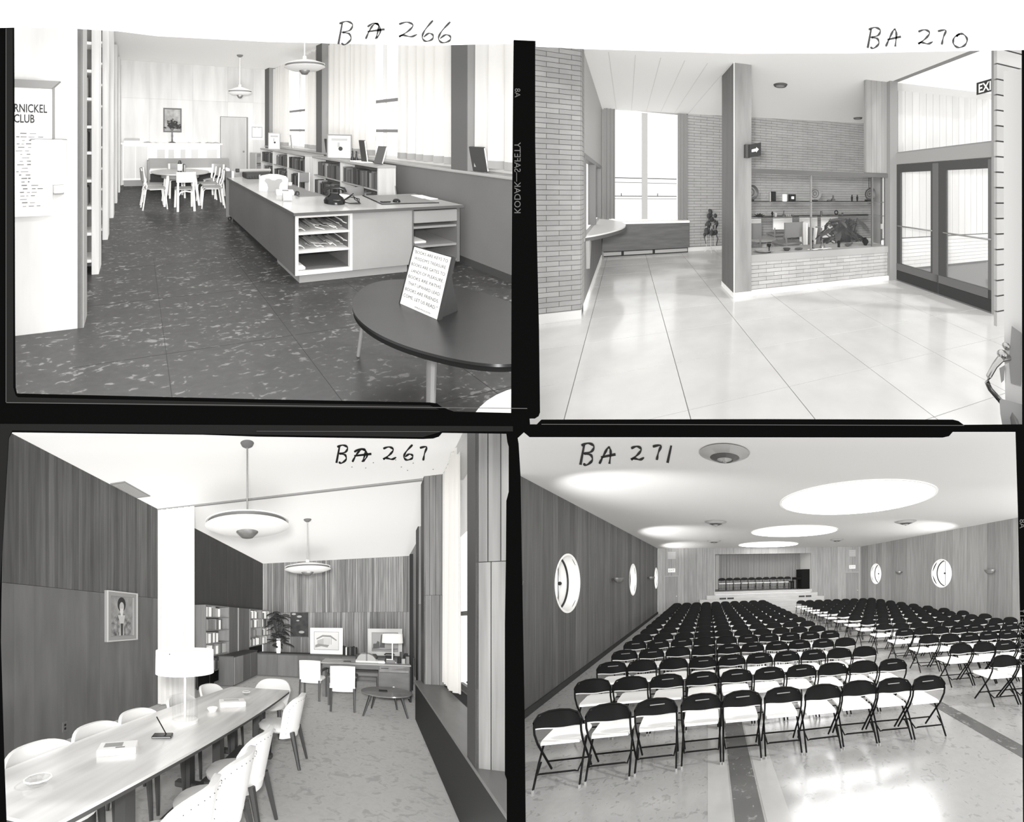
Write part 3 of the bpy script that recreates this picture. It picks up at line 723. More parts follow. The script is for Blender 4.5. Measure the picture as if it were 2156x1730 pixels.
make('dial', MB(T).lathe([(.045, 0), (.045, .01), (0, .012)], 14, (0, -.1, .05)), mat('dial', .1, .4), t)
make('handset', MB(T).tube([(-.12, 0, .13), (-.11, 0, .165), (-.06, 0, .18), (.06, 0, .18), (.11, 0, .165), (.12, 0, .13)], .02, 8, taper=[.032, .026, .018, .018, .026, .032]), tb, t, True)
cb = MB(T)
for q in range(3): cb.tube([(.1, .02, .02), (.2 + .02 * q, .03, .07 + .02 * q), (.3 - .03 * q, 0, .05), (.28, -.06 - .02 * q, .015), (.16, -.07, .01), (.1, -.03, .02)], .006, 5)
make('cord', cb, tb, t, True)
t = thing('ashtray', 'round white dish behind the telephone', 'dish', (2.4, 4.35, .75)); make('dish', MB().lathe([(0, .01), (.05, 0), (.09, .03), (.1, .05), (.08, .05), (.04, .015), (0, .012)], 18, (2.42, 4.38, .75)), pap, t, True)
t = thing('desk_blotter', 'large pale blotter with black edge strip on counter', 'blotter', (3.1, 4.2, .75))
make('sheet', MB().prism([(2.72, 3.96), (3.44, 3.9), (3.56, 4.5), (2.84, 4.56)], 'z', .7505, .756), mat('blotter_grey', .36, .5), t)
make('edge_strip', MB().prism([(2.72, 3.95), (3.46, 3.89), (3.46, 3.905), (2.72, 3.965)], 'z', .7505, .759), tb, t); make('edge_strip', MB().prism([(2.705, 3.96), (2.72, 3.96), (2.84, 4.56), (2.825, 4.56)], 'z', .7505, .759), tb, t)
t = thing('pen_stand', 'black round pen stand with upright pen on the blotter', 'pen holder', (2.97, 4.04, .756)); make('base', MB().ball(2.97, 4.04, .765, .045, 14, 6, .7), tb, t, True); make('pen', MB().tube([(2.97, 4.04, .78), (2.95, 4.04, .95)], .006, 6), mat('pen_grey', .3, .4), t, True)
t = thing('pen_tray', 'short black pen tray left of the pen stand', 'pen holder', (2.8, 4.05, .756)); make('tray', MB().cbox(2.76, 2.88, 4.02, 4.07, .757, .77, .004), tb, t); make('groove', MB().box(2.77, 2.87, 4.035, 4.05, .77, .773), gm, t)
for k, (x_, y_, a) in enumerate(((3.62, 4.25, .2), (3.6, 4.3, -.1))):
    T = place(x_ - .05, y_, .751 + k * .006, a); o = make('letter', MB(T).box(-.08, .08, -.12, .12, 0, .005), pap); tag(o, ('lower white letter near the right counter end', 'upper white letter near the right counter end')[k], 'paper', 'letters on the counter')
t = thing('date_stamp', 'small white cup on the counter\'s inner side', 'cup', (2.2, 5.7, .75)); make('cup', MB().cyl(2.24, 5.65, .75, .8, .03, .034, 12), pap, t, True); make('saucer', MB().cyl(2.24, 5.65, .75, .757, .05, n=14), lg, t)
t = thing('inner_blotter', 'grey desk pad on the inner counter side behind the tray', 'blotter', (2.08, 5.2, .75)); make('pad', MB().box(1.98, 2.29, 4.65, 5.9, .7505, .757), mat('pad_grey', .28, .5), t); make('edge_binding', MB().box(1.965, 1.98, 4.65, 5.9, .7505, .76), mat('pad_edge', .15, .5), t)
# chair behind the counter
t = thing('desk_chair', 'grey chair with curved top rail behind the counter', 'chair', (2.98, 5.1, 0)); cg = mat('chair_grey', .3, .5)
rows = [[(2.98 + .2 * math.sin(a), 5.0 - .1 * math.cos(a) + .1, z) for z in (.66, .80)] for a in [-1.1 + 2.2 * i / 8 for i in range(9)]]
make('backrest', MB().slab(rows, (0, .015, 0)), cg, t, True)
make('seat', MB().cbox(2.78, 3.18, 5.05, 5.45, .42, .46, .02), cg, t)
for a in (-1, 1):
    make('leg', MB().tube([(2.98 + a * .17, 5.0, .7), (2.98 + a * .17, 5.06, .4), (2.98 + a * .18, 5.02, 0)], .015, 6), cg, t, True); make('leg', MB().tube([(2.98 + a * .17, 5.42, .42), (2.98 + a * .18, 5.46, 0)], .015, 6), cg, t, True)
t = thing('folding_stool', 'thin pale chair side seen between the two bookcases', 'chair', (3.05, 7.0, 0))
make('backrest', MB().cbox(2.95, 3.15, 6.95, 6.98, .62, .8, .006), gm, t); make('seat', MB().cbox(2.92, 3.18, 7.0, 7.2, .4, .43, .01), cg, t)
for a in (2.94, 3.16): make('leg', MB().tube([(a, 6.96, .8), (a, 6.98, 0)], .012, 6), wh, t, True)
# reading table and chairs
ltw = mat('chair_white', .86, .45); seatg = mat('seat_grey', .38, .4)
t = thing('reading_table', 'round light reading table with four white splayed legs', 'table', (.9, 8.65, 0))
make('tabletop', MB().lathe([(0, .655), (.6, .655), (.62, .665), (.62, .68), (0, .682)], 48, (.9, 8.65, 0)), mat('table_light', .5, .25, spec=.5), t, True)
make('apron', MB().lathe([(.4, .56), (.4, .655), (.38, .655), (.38, .56), (.4, .56)], 32, (.9, 8.65, 0)), gm, t, True)
for a in (.8, 2.35, 3.93, 5.5):
    c_, s_ = math.cos(a), math.sin(a); make('leg', MB().tube([(.9 + .38 * c_, 8.65 + .38 * s_, .66), (.9 + .5 * c_, 8.65 + .5 * s_, 0)], .03, 8, taper=[.036, .022]), ltw, t, True)
def ply_chair(x, y, rz, lab):
    t = thing('plywood_chair', lab, 'chair', (x, y, 0), 'white bent-plywood chairs round the reading table'); T = place(x, y, 0, rz)
    pr = [(-.17, .40), (-.02, .415), (.14, .41), (.2, .40)]
    make('seat', MB(T).prism([(-.19, -.18), (.19, -.18), (.2, 0), (.17, .2), (-.17, .2), (-.2, 0)], 'z', .405, .425), seatg, t)
    rows = [[(.185 * s_, -.22 - .035 * (1 - s_ * s_) - .02 * (z - .56) / .2, z) for z in (.56, .66, .76)] for s_ in [-1 + i / 4 for i in range(9)]]
    make('backrest', MB(T).slab(rows, (0, .012, 0)), ltw if rz == 0 else seatg, t, True)
    for s_ in (-1, 1):
        make('leg', MB(T).slab([[(s_ * .15 - .02, -.235, .76), (s_ * .15 + .02, -.235, .76)], [(s_ * .15 - .02, -.215, .6), (s_ * .15 + .02, -.215, .6)], [(s_ * .15 - .02, -.17, .47), (s_ * .15 + .02, -.17, .47)], [(s_ * .15 - .02, -.19, .38), (s_ * .15 + .02, -.19, .38)], [(s_ * .16 - .022, -.25, 0), (s_ * .16 + .022, -.25, 0)]], (0, .022, 0)), ltw, t, True)
        make('leg', MB(T).slab([[(s_ * .16 - .02, -.12, .40), (s_ * .16 + .02, -.12, .40)], [(s_ * .16 - .02, .14, .40), (s_ * .16 + .02, .14, .40)], [(s_ * .16 - .02, .185, .36), (s_ * .16 + .02, .185, .36)], [(s_ * .17 - .02, .22, 0), (s_ * .17 + .02, .22, 0)]], (0, .022, -.012)), ltw, t, True)
    make('leg_arch', MB(T).tube([(-.14, -.2, .30), (-.1, -.19, .365), (0, -.19, .385), (.1, -.19, .365), (.14, -.2, .30)], .014, 6), ltw, t, True)
ply_chair(.92, 7.98, 0, 'white plywood chair with its back to the camera at the reading table')
ply_chair(.34, 8.2, -PI / 2 + .1, 'plywood chair at table\'s left side, nearer of the two')
ply_chair(.34, 8.72, -PI / 2 - .15, 'plywood chair at table\'s left side, behind the nearer one')
ply_chair(1.5, 8.1, PI / 2 - .1, 'plywood chair at table\'s right side, nearer of the two')
ply_chair(1.52, 8.72, PI / 2 + .1, 'plywood chair at table\'s right side, behind the nearer one')
ply_chair(.9, 9.5, PI, 'plywood chair on the far side of the reading table')
ply_chair(1.75, 9.3, PI - .7, 'plywood chair at far right of the reading table by the bench')
t = thing('thermos_bottle', 'tall dark bottle with white label on the reading table', 'bottle', (.9, 8.55, .68)); make('body', MB().lathe([(.045, 0), (.045, .18), (.03, .21), (.028, .24), (0, .25)], 16, (.88, 8.55, .68)), tk, t, True); make('label_sheet', MB().lathe([(.047, .03), (.047, .17)], 16, (.88, 8.55, .68)), pap, t, True)
t = thing('book_stand', 'small dark upright book beside the bottle', 'book', (.98, 8.6, .68)); make('cover', MB().cbox(.96, 1.0, 8.55, 8.72, .68, .84, .004), tk, t); make('pages', MB().box(.965, .995, 8.545, 8.55, .685, .83), lg, t)
# pendant lamps
pendant('farther white disc pendant lamp over the library', 2.51, 9.77, ZC, 2.53, .31, 'library pendants', wh, wh, gm)
pendant('nearer white disc pendant lamp before the sheer curtains', 2.97, 6.76, ZC, 2.76, .38, 'library pendants', wh, wh, gm)
# round coffee table with the poem board
tt = mat('table_dark', .012, .28, 'grain', .2, (3, 30, 3), spec=.35, bump=0)
t = thing('coffee_table', 'low round dark-topped table with pale tapered legs, poem board on it', 'table', (1.77, 1.95, 0)); CTB = (1.75, 1.95, .515)
def sup(r, n=160, e=2.25):
    o = []
    for k in range(n):
        a = 2 * PI * k / n; c_, s_ = math.cos(a), math.sin(a); q = (abs(c_) ** e + abs(s_) ** e) ** (-1 / e); a2 = a + PI / 4
        q = (abs(math.cos(a2)) ** e + abs(math.sin(a2)) ** e) ** (-1 / e); o.append((CTB[0] + r * q * c_, CTB[1] + r * q * s_))
    return o
make('tabletop', MB().prism(sup(.515), 'z', .488, .502), tt, t, True); make('top_edge', MB().prism(sup(.51), 'z', .462, .488), mat('table_edge', .012, .6, spec=.1), t, True)
for x_, y_ in ((1.49, 2.46), (1.63, 1.9), (2.1, 2.25), (2.1, 1.65)):
    c_ = Vector((CTB[0] - x_, CTB[1] - y_, 0)) * .12
    make('leg', MB().tube([(x_ + c_.x, y_ + c_.y, .47), (x_, y_, 0)], .03, 8, taper=[.032, .025] if y_ < 2 else [.016, .012]), mat('leg_pale', .30, .45), t, True)
t = thing('poem_board', 'tilted white board with an eight-line book poem on the dark table', 'sign', (1.62, 2.0, .502))
BL, BR = Vector((1.585, 2.12, .503)), Vector((1.655, 1.88, .503)); e1 = (BR - BL).normalized(); nrm = Vector((.96, .28, 0)); up = (nrm * .145 + Vector((0, 0, .335))); H = up.length; up.normalize(); e3 = e1.cross(up).normalized()
if e3.x > 0: e3 = -e3
Wd = (BR - BL).length
def bp(a, b, d=0): return tuple(BL + e1 * a + up * b + e3 * d)
def bslab(a0, a1, b0, b1, d0, d1):
    vs = [bp(a, b, d) for a in (a0, a1) for b in (b0, b1) for d in (d0, d1)]
    return MB().add(vs, [(0, 1, 3, 2), (4, 6, 7, 5), (0, 4, 5, 1), (2, 3, 7, 6), (0, 2, 6, 4), (1, 5, 7, 3)])
make('board', bslab(0, Wd, 0, H, -.003, 0), pap, t)
make('frame', bslab(-.012, Wd + .014, -.006, H + .008, -.03, -.003), mat('sign_frame', .03, .45), t)
make('prop', MB().add([bp(Wd, .0, -.03), bp(Wd, H * .8, -.03), tuple(Vector(bp(Wd, 0, 0)) + nrm * .22), bp(Wd - .01, .0, -.03), bp(Wd - .01, H * .8, -.03), tuple(Vector(bp(Wd - .01, 0, 0)) + nrm * .22)], [(0, 1, 2), (3, 5, 4), (0, 3, 4, 1), (1, 4, 5, 2), (2, 5, 3, 0)]), mat('sign_frame', .03, .45), t)
lines = [('"BOOKS ARE KEYS TO', 0), ('WISDOM\'S TREASURE;', .012), ('BOOKS ARE GATES TO', 0), ('LANDS OF PLEASURE;', .012), ('BOOKS ARE PATHS', 0), ('THAT UPWARD LEAD;', .012), ('BOOKS ARE FRIENDS.', 0), ('COME, LET US READ."', 0)]
for k, (s_, ind) in enumerate(lines):
    vs, fs = text_shape(s_, .026); mx = max(v[0] for v in vs); q = min(1, (Wd - .02 - ind) / mx)
    make('lettering', MB().add([bp(.008 + ind + x_ * q, H - .036 - k * .040 + y_ * 1.05, .0012) for x_, y_ in vs], fs), ink1, t, fixn=False)
vs, fs = text_shape('EMILIE POULSSON', .013); make('lettering', MB().add([bp(.1 + x_, .012 + y_, .0012) for x_, y_ in vs], fs), mat('bold_ink', .02, .6), t, fixn=False)
t = thing('white_table', 'edge of a low white round table in the near right corner', 'table', (1.55, 1.2, 0))
make('tabletop', MB().lathe([(0, .47), (.68, .47), (.69, .48), (.69, .495), (0, .5)], 64, (1.56, .60, 0)), wh, t, True)
# ================================================================== the lobby (upper right)
use(R2)
def zc2(x): return 3.10 + .045 * (x + .47)
fm = mat('lobby_tile', .57, .12, 'blotch', .05, (2.5, 2.5, 2.5), rnd=.03, detail=6, spec=.65, coat=.7)
fl = struct('floor', MB().box(-1.6, 7, .9, 8.4, -.1, -.004), mat('tile_joint', .25, .8, spec=0))
for i in range(-2, 9):
    for j in range(-1, 11):
        x0 = .38 + (i - .0) * .745; y0 = 1.03 + j * .68
        if x0 > 4.1 and y0 < 4.6: continue
        x1 = min(x0 + .745, 4.14) if y0 < 4.6 else x0 + .745
        make('floor_tile', MB().box(x0 + .003, x1 - .003, y0 + .004, y0 + .676, -.004, 0), fm, fl)
cl = MB()
for x0, x1, y0, y1 in ((-1.6, 4.05, 1, 4.6), (-.6, 7, 4.6, 8.4)):
    cl.add([(x0, y0, zc2(x0)), (x1, y0, zc2(x1)), (x1, y1, zc2(x1)), (x0, y1, zc2(x0)), (x0, y0, zc2(x0) + .1), (x1, y0, zc2(x1) + .1), (x1, y1, zc2(x1) + .1), (x0, y1, zc2(x0) + .1)], [(0, 1, 2, 3), (7, 6, 5, 4), (0, 4, 5, 1), (1, 5, 6, 2), (2, 6, 7, 3), (3, 7, 4, 0)])
ce = struct('ceiling', cl, mat('lobby_ceiling', .78, .7))
g = MB()
for k in range(6): x = -.2 + k * .3; g.box(x, x + .006, 4.7, 8.2, zc2(x) - .004, zc2(x) + .01)
make('ceiling_joint', g, mat('ceiling_joint', .66, .7), ce)
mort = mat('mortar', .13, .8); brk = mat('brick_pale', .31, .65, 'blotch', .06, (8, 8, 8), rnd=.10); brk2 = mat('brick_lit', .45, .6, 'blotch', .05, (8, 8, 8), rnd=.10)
brkf = mat('brick_far', .35, .65, 'blotch', .1, (3, 3, 9))
whb = mat('lobby_white', .88, .45); gry = mat('lobby_grey', .36, .55); dgr = mat('lobby_dark_grey', .10, .5)
def bricks(parent, x0, x1, y, z0, z1, L, H, m_, joined=False, j=.0045, off=0):
    one = MB(); r = 0; z = z0
    while z < z1 - .01:
        x = x0 - (L / 2 if (r + off) % 2 else 0)
        while x < x1 - .005:
            a, b = max(x, x0) + j / 2, min(x + L, x1) - j / 2
            if b - a > .008:
                d = random.uniform(.008, .012)
                if joined: one.box(a, b, y - d, y + .004, z + j, min(z + H, z1) - j * .4)
                else: make('brick', MB().box(a, b, y - d, y + .004, z + j, min(z + H, z1) - j * .4), m_, parent)
            x += L
        z += H; r += 1
    if joined:
        o = make('brick_courses', one, m_, parent); o['kind'] = 'stuff'
w = struct('wall_front', MB().box(-1.3, -.47, 4.50, 4.75, 0, 3.12), mort, 'pale brick wall end at the left of the lobby')
bricks(w, -1.27, -.47, 4.50, .095, 3.10, .236, .0558, brk)
make('base_tile', MB().box(-1.3, -.465, 4.47, 4.52, 0, .09), mat('base_pale', .62, .5), w)
g = MB()
for k in range(54): g.box(-.472, -.462, 4.505, 4.745, .10 + k * .0558, .10 + k * .0558 + .051)
o = make('brick_return', g, brk, w); o['kind'] = 'stuff'
wb = struct('wall_back', MB().box(1.28, 6.7, 8.27, 8.35, 0, zc2(6.6)), mort, 'long pale brick back wall of the lobby')
bricks(wb, 1.3, 6.6, 8.27, .1, 3.42, .30, .066, brkf, True, .007)
make('base_strip', MB().box(1.3, 6.6, 8.22, 8.28, 0, .09), mat('base_pale', .62, .5), wb)
struct('wall_back_left', MB().prism([(-.52, 0), (1.3, 0), (1.3, 3.3), (-.52, 3.3)], 'y', 8.27, 8.35, [[(-.34, .73), (-.34, 3.13), (1.08, 3.13), (1.08, .73)]]), gry)
# left side wall with ticket window
sw = struct('wall_left', MB().prism([(4.75, 0), (8.3, 0), (8.3, 3.12), (4.75, 3.12)], 'x', -.52, -.47, [[(4.9, .86), (4.9, 1.86), (7.75, 1.86), (7.75, .86)]]), mat('side_wall', .46, .5), 'smooth side wall with the service window')
make('lower_panel', MB().box(-.47, -.462, 4.75, 7.8, .10, .80), mat('side_low', .20, .5, 'grain', .15, (8, 8, 1)), sw); make('base_strip', MB().box(-.47, -.45, 4.75, 7.85, 0, .09), whb, sw)
t = thing('service_window', 'service window frame with posts in the left side wall', 'window', (-.5, 6, .86))
for y_ in (4.78, 6.3, 7.7): make('post', MB().box(-.56, -.455, y_, y_ + .14, .86, 1.86), mat('post_grey', .22, .5), t)
make('head', MB().box(-.56, -.46, 4.78, 7.8, 1.82, 1.88), mat('post_grey', .22, .5), t)
for z in (1.2, 1.5): make('louvre', MB().box(-1.1, -1.08, 5.2, 7.4, z, z + .06), dgr, t)
make('rear_panel', MB().box(-1.15, -1.12, 5, 5.9, .86, 1.1), gry, t)
t = thing('service_ledge', 'half-round polished service ledge below the service window', 'counter', (-.3, 6.1, .8))
pl = [(-.47 + .46 * math.sin(PI * k / 24) ** .8, 4.95 + 2.5 * k / 24) for k in range(25)]
make('ledge_top', MB().prism(pl, 'z', .835, .855), mat('ledge_pale', .72, .3, spec=.5), t); make('ledge_edge', MB().prism(pl, 'z', .79, .8345), mat('ledge_edge', .12, .4), t)
make('bracket', MB().prism([(4.95, .45), (5.2, .8), (4.9, .8)], 'x', -.46, -.42), gry, t)
# tall window with side curtains
w = struct('window_1', MB().prism([(-.34, .73), (1.08, .73), (1.08, 3.13), (-.34, 3.13)], 'y', 8.26, 8.33, [[(-.31, .76), (-.31, 3.10), (1.05, 3.10), (1.05, .76)]]), whb, 'tall two-light window at the back of the lobby')
mg = mat('mullion_grey', .5, .5); bar = mat('bar_dark', .13, .5)
make('mullion', MB().box(.31, .43, 8.24, 8.33, .76, 3.10), mg, w)
make('glass', MB().box(-.31, 1.05, 8.30, 8.305, .76, 3.10), glass(), w)
for a, b in ((-.31, .31), (.43, 1.05)):
    for z, h_ in ((1.66, .022), (1.56, .014), (1.265, .02), (1.21, .012)): make('glazing_bar', MB().box(a, b, 8.26, 8.31, z - h_ / 2, z + h_ / 2), bar, w)
    make('latch', MB().box(a + .2, a + .22, 8.25, 8.28, 1.27, 1.33), bar, w)
cd = mat('curtain_grey', .30, .8, trl=.12)
curtain('curtain', 'grey pleated curtain at the left side of the tall lobby window', -.43, -.22, 8.12, .79, 3.1, cd, .07, .022, group='side curtains of the tall window')
curtain('curtain', 'grey pleated curtain at the right side of the tall lobby window', 1.06, 1.28, 8.12, .76, 3.13, cd, .07, .022, group='side curtains of the tall window')
t = thing('window_cabinet', 'dark wooden cabinet with a white sill under the tall window', 'cabinet', (.45, 8.1, 0)); wc = mat('cab_wood', .085, .4, 'grain', .3, (2, 8, 14))
make('front', MB().box(-.45, 1.30, 8.0, 8.03, .13, .68), wc, t); make('body', MB().box(-.43, 1.28, 8.03, 8.24, .13, .68), wc, t)
make('sill', MB().cbox(-.46, 1.3, 7.99, 8.26, .685, .73, .004), whb, t)
for k, (a, b) in enumerate(((-.43, -.1), (-.05, .52), (.57, 1.26))): make('plinth_vent', MB().box(a, b, 8.06, 8.1, .03, .10), gry, t)
make('plinth', MB().box(-.43, 1.28, 8.1, 8.2, 0, .13), mat('dark_gap', .012, .7), t)
# plant stand
t = thing('plant_stand', 'spindly plant stand with dark leafy plants against the brick wall', 'plant', (1.78, 8.0, 0)); dl = mat('leaf_dark', .02, .5); rr = random.Random(9)
st_ = MB()
for a in range(3):
    q = 2 * PI * a / 3 + .4; st_.tube([(1.78, 8.0, .1), (1.78 + .16 * math.cos(q), 8.0 + .16 * math.sin(q), 0)], .008, 5)
for dx in (-.1, 0, .1): st_.tube([(1.78 + dx, 8, .08), (1.78 + dx, 8, .62)], .006, 5)
make('stand', st_, mat('wire_pale', .6, .4), t)
for k in range(26):
    a_ = rr.uniform(0, 2 * PI); z = .40 + rr.uniform(0, .55); r_ = rr.uniform(.02, .17) * (1.2 - (z - .4)); s_ = rr.uniform(.03, .06)
    make('leaf', MB().ball(1.78 + r_ * math.cos(a_), 8.0 + .6 * r_ * math.sin(a_), z, s_, 7, 4, 1.2, 1, .35), dl, t, True)
make('vine', MB().tube([(1.68, 8, .5), (1.62, 7.95, .35), (1.66, 7.95, .2)], .01, 5).tube([(1.88, 8, .5), (1.93, 7.95, .3), (1.9, 7.95, .15)], .01, 5), dl, t)
# pillar
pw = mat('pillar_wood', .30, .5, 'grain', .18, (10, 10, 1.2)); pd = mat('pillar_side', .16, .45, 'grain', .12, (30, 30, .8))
p = struct('wall_pillar', MB().box(1.335, 1.58, 4.565, 5.2, .07, zc2(1.5)), pw, 'square wood-faced pillar in the middle of the lobby')
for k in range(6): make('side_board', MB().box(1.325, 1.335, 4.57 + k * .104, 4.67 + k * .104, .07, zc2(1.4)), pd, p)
make('base_strip', MB().box(1.32, 1.59, 4.55, 5.21, 0, .07), whb, p)
make('corner_strip', MB().box(1.325, 1.335, 4.555, 4.567, .07, zc2(1.4)), whb, p)
t = thing('arrow_sign', 'small black projecting sign with white arrow on the pillar', 'sign', (1.6, 4.5, 1.9)); bm_ = mat('sign_black', .025, .4)
make('bracket', MB().box(1.47, 1.53, 4.48, 4.57, 1.90, 2.08), mat('bracket_dark', .07, .5), t)
make('plate', MB().prism([(1.51, 1.90), (1.68, 1.935), (1.68, 2.115), (1.51, 2.075)], 'y', 4.455, 4.48), bm_, t)
make('arrow', MB().prism([(1.545, 1.975), (1.61, 1.99), (1.61, 1.975), (1.645, 2.02), (1.61, 2.045), (1.61, 2.03), (1.545, 2.01)], 'y', 4.45, 4.455), whb, t)
# ceiling lamps
for (u, v, r_), lab in (((1643, 178, .10), 'round flush ceiling lamp nearest the pillar'), ((1806, 248, .10), 'small flush ceiling lamp farther back near the brick wall')):
    z = 3.2
    for _ in range(4): pt = R2.atz(u, v, z); z = zc2(pt[0])
    t = thing('ceiling_lamp', lab, 'ceiling lamp', (pt[0], pt[1], z - .03), 'flush lamps of the lobby ceiling')
    make('ring', MB().lathe([(r_, -.03), (r_ + .02, 0), (r_ - .02, -.005), (r_ - .02, -.03), (r_, -.03)], 24, (pt[0], pt[1], z)), dgr, t, True); make('lens', MB().lathe([(0, -.022), (r_ - .02, -.022), (r_ - .02, -.01), (0, -.01)], 24, (pt[0], pt[1], z)), gry, t)
# display case
dc = struct('wall_display', MB().box(1.58, 4.02, 4.625, 5.15, 0, .46), mort, 'low brick wall carrying the glass display case')
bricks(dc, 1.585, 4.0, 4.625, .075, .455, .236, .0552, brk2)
make('base_strip', MB().box(1.58, 4.0, 4.58, 4.63, 0, .07), whb, dc); make('ledge', MB().cbox(1.58, 4.02, 4.60, 5.16, .455, .56, .004), mat('ledge_grey', .38, .5), dc)
t = thing('display_case', 'long glass display case with two glass shelves and dark top rail', 'display case', (2.8, 4.8, .56)); metal = mat('case_metal', .2, .3, metal=.6)
make('top_rail', MB().box(1.58, 4.02, 4.60, 4.66, 1.70, 1.765), mat('rail_dark', .12, .4), t); make('front_glass', MB().box(1.6, 3.98, 4.62, 4.623, .56, 1.70), glass('case_glass', 1, .008), t)
for x_, m_ in ((1.59, metal), (2.572, mat('post_mid', .25, .4)), (3.72, metal), (3.99, metal)): make('post', MB().box(x_ - .01, x_ + .012, 4.66, 4.69, .56, 1.70), m_, t)
for z in (1.295, 1.065): make('shelf', MB().box(1.6, 3.98, 4.66, 5.08, z - .004, z), glass('shelf_glass', .97, .02), t); make('shelf_edge', MB().box(1.6, 3.98, 4.655, 4.662, z - .009, z), dgr, t)
make('rear_glass', MB().box(1.6, 3.98, 5.1, 5.103, .56, 1.70), glass('case_glass', 1, .008), t)
bx = mat('exhibit_black', .012, .6, spec=.1); bg = mat('exhibit_grey', .05, .4); bw = mat('exhibit_white', .9, .5); bp_ = mat('exhibit_pewter', .22, .3, metal=.5)
def zx(a, z, Y=4.85):                                   # exhibit position along the case from its place on the shelf
    u = 1560 + a / 6.7375; r_ = R2.ray(u, 400); return r_[0] * Y / r_[1]
T1, T2, T3 = 1.295, 1.065, .56
def ex(nm, lab, cat, a, z, f, Y=4.85):
    x = zx(a, z, Y); t = thing(nm, lab, cat, (x, Y, z), 'exhibits in the display case'); f(t, x, Y, z); return t
def disc(r, m_, m2):
    def f(t, x, Y, z):
        vs = MB(Matrix.Translation((x, Y, z + r + .02)) @ Matrix.Rotation(PI / 2 + .12, 4, 'X'))
        vs.lathe([(0, 0), (r * .5, .0), (r * .9, .02), (r, .045), (r * .9, .035), (r * .5, .015), (0, .015)], 32); dd = make('dish', vs, m_, t, True)
        v2 = MB(Matrix.Translation((x, Y - .01, z + r + .02)) @ Matrix.Rotation(PI / 2 + .12, 4, 'X')); v2.lathe([(r * .28, -.0), (r * .33, .012), (r * .22, .012), (r * .28, 0)], 24); v2.lathe([(r * .62, .004), (r * .66, .018), (r * .56, .018), (r * .62, .004)], 28); make('dish_ring', v2, m2, dd or t, True)
        make('stand', MB().box(x - r * .45, x + r * .45, Y - .03, Y + .05, z, z + .03), bx, t)
    return f
def blk_(w_, h_, m_, inner=None):
    def f(t, x, Y, z):
        make('body', MB().cbox(x - w_ / 2, x + w_ / 2, Y - .02, Y + .03, z, z + h_, .003), m_, t)
        if inner: make('opening', MB().box(x - w_ * .2, x + w_ * .2, Y - .024, Y - .02, z + h_ * .35, z + h_ * .7), inner, t)
    return f
def lath(prof, m_, n=14):
    return lambda t, x, Y, z: make('body', MB().lathe(prof, n, (x, Y, z)), m_, t, True)
ex('round_plate', 'dark round plate half hidden by the pillar, top shelf', 'plate', 130, T1, disc(.115, bg, bp_))
ex('small_box', 'narrow pale box beside the tall dark block, top shelf', 'box', 412, T1, blk_(.02, .14, gry))
ex('carved_block', 'tall dark block standing on the top glass shelf', 'carving', 462, T1, blk_(.066, .15, bx))
ex('display_card', 'white card between two dark exhibits on the top shelf', 'card', 620, T1, blk_(.055, .11, bw))
ex('photo_stand', 'black square frame with white centre, top shelf', 'frame', 726, T1, blk_(.11, .11, bx, bw))
ex('round_plate', 'large grey plate on a stand by the case divider, top shelf', 'plate', 1040, T1, disc(.105, mat('plate_grey', .2, .5), bg))
ex('carved_shoe', 'low dark shoe-shaped carving left of the flask, top shelf', 'carving', 1250, T1, lambda t, x, Y, z: make('body', MB().ball(x, Y, z + .015, .03, 10, 5, .5, 1.4, 1), bg, t, True))
ex('flask', 'small dark conical flask, top shelf', 'flask', 1308, T1, lath([(.04, 0), (.035, .03), (.013, .06), (.013, .1), (0, .1)], bg))
for k, (a, s) in enumerate(((1575, 'left one'), (1650, 'right one'))): ex('figurine', s + ' of the pair of black figurines left of the hanging gong', 'figurine', a, T1, lath([(.012, 0), (.016, .05), (.02, .07), (.007, .085), (.012, .1), (0, .115)], bx, 10))
def gong(t, x, Y, z):
    disc(.112, bg, bp_)(t, x, Y, z - .0)
    for d in (-.02, .02): make('strap', MB().box(x + d - .004, x + d + .004, Y - .03, Y - .025, z + .22, 1.70), bx, t)
ex('hanging_gong', 'patterned dark gong hanging by two straps near right end', 'gong', 1815, T1, gong)
def spiky(t, x, Y, z):
    m = MB(); rr = random.Random(1)
    for k in range(12): a = PI * k / 11; m.tube([(x, Y, z + .01), (x + .09 * math.cos(a) * (1 if k % 2 else .6), Y, z + .012 + .045 * math.sin(a))], .012, 4, taper=[.014, .003])
    m.ball(x, Y, z + .012, .03, 8, 5, .6, 2); make('body', m, bx, t)
ex('spiky_carving', 'black spiky carving at left end of middle shelf', 'carving', 262, T2, spiky)
ex('figurine', 'tiny black bird figure right of the spiky carving', 'figurine', 445, T2, lath([(.02, 0), (.006, .02), (.02, .05), (.008, .075), (0, .08)], bx, 10))
ex('small_pot', 'small grey pot on the middle shelf', 'pot', 492, T2, lath([(.015, 0), (.02, .02), (.022, .06), (.018, .06), (0, .01)], gry))
ex('small_bottle', 'small dark stoppered bottle on the middle shelf', 'bottle', 608, T2, lath([(.02, 0), (.02, .03), (.007, .05), (.007, .07), (.012, .075), (.01, .09), (0, .09)], bg))
for k in range(5): ex('tiny_cup', 'tiny upright peg, %s of the row of five on middle shelf' % ORD[k], 'ornament', 650 + k * 24, T2, lath([(.006, 0), (.006, .025), (.0, .035)], gry if k < 3 else bg, 8))
ex('small_canister', 'small dark canister right of the case divider', 'canister', 1140, T2, lath([(.017, 0), (.017, .06), (.013, .075), (0, .075)], bg))
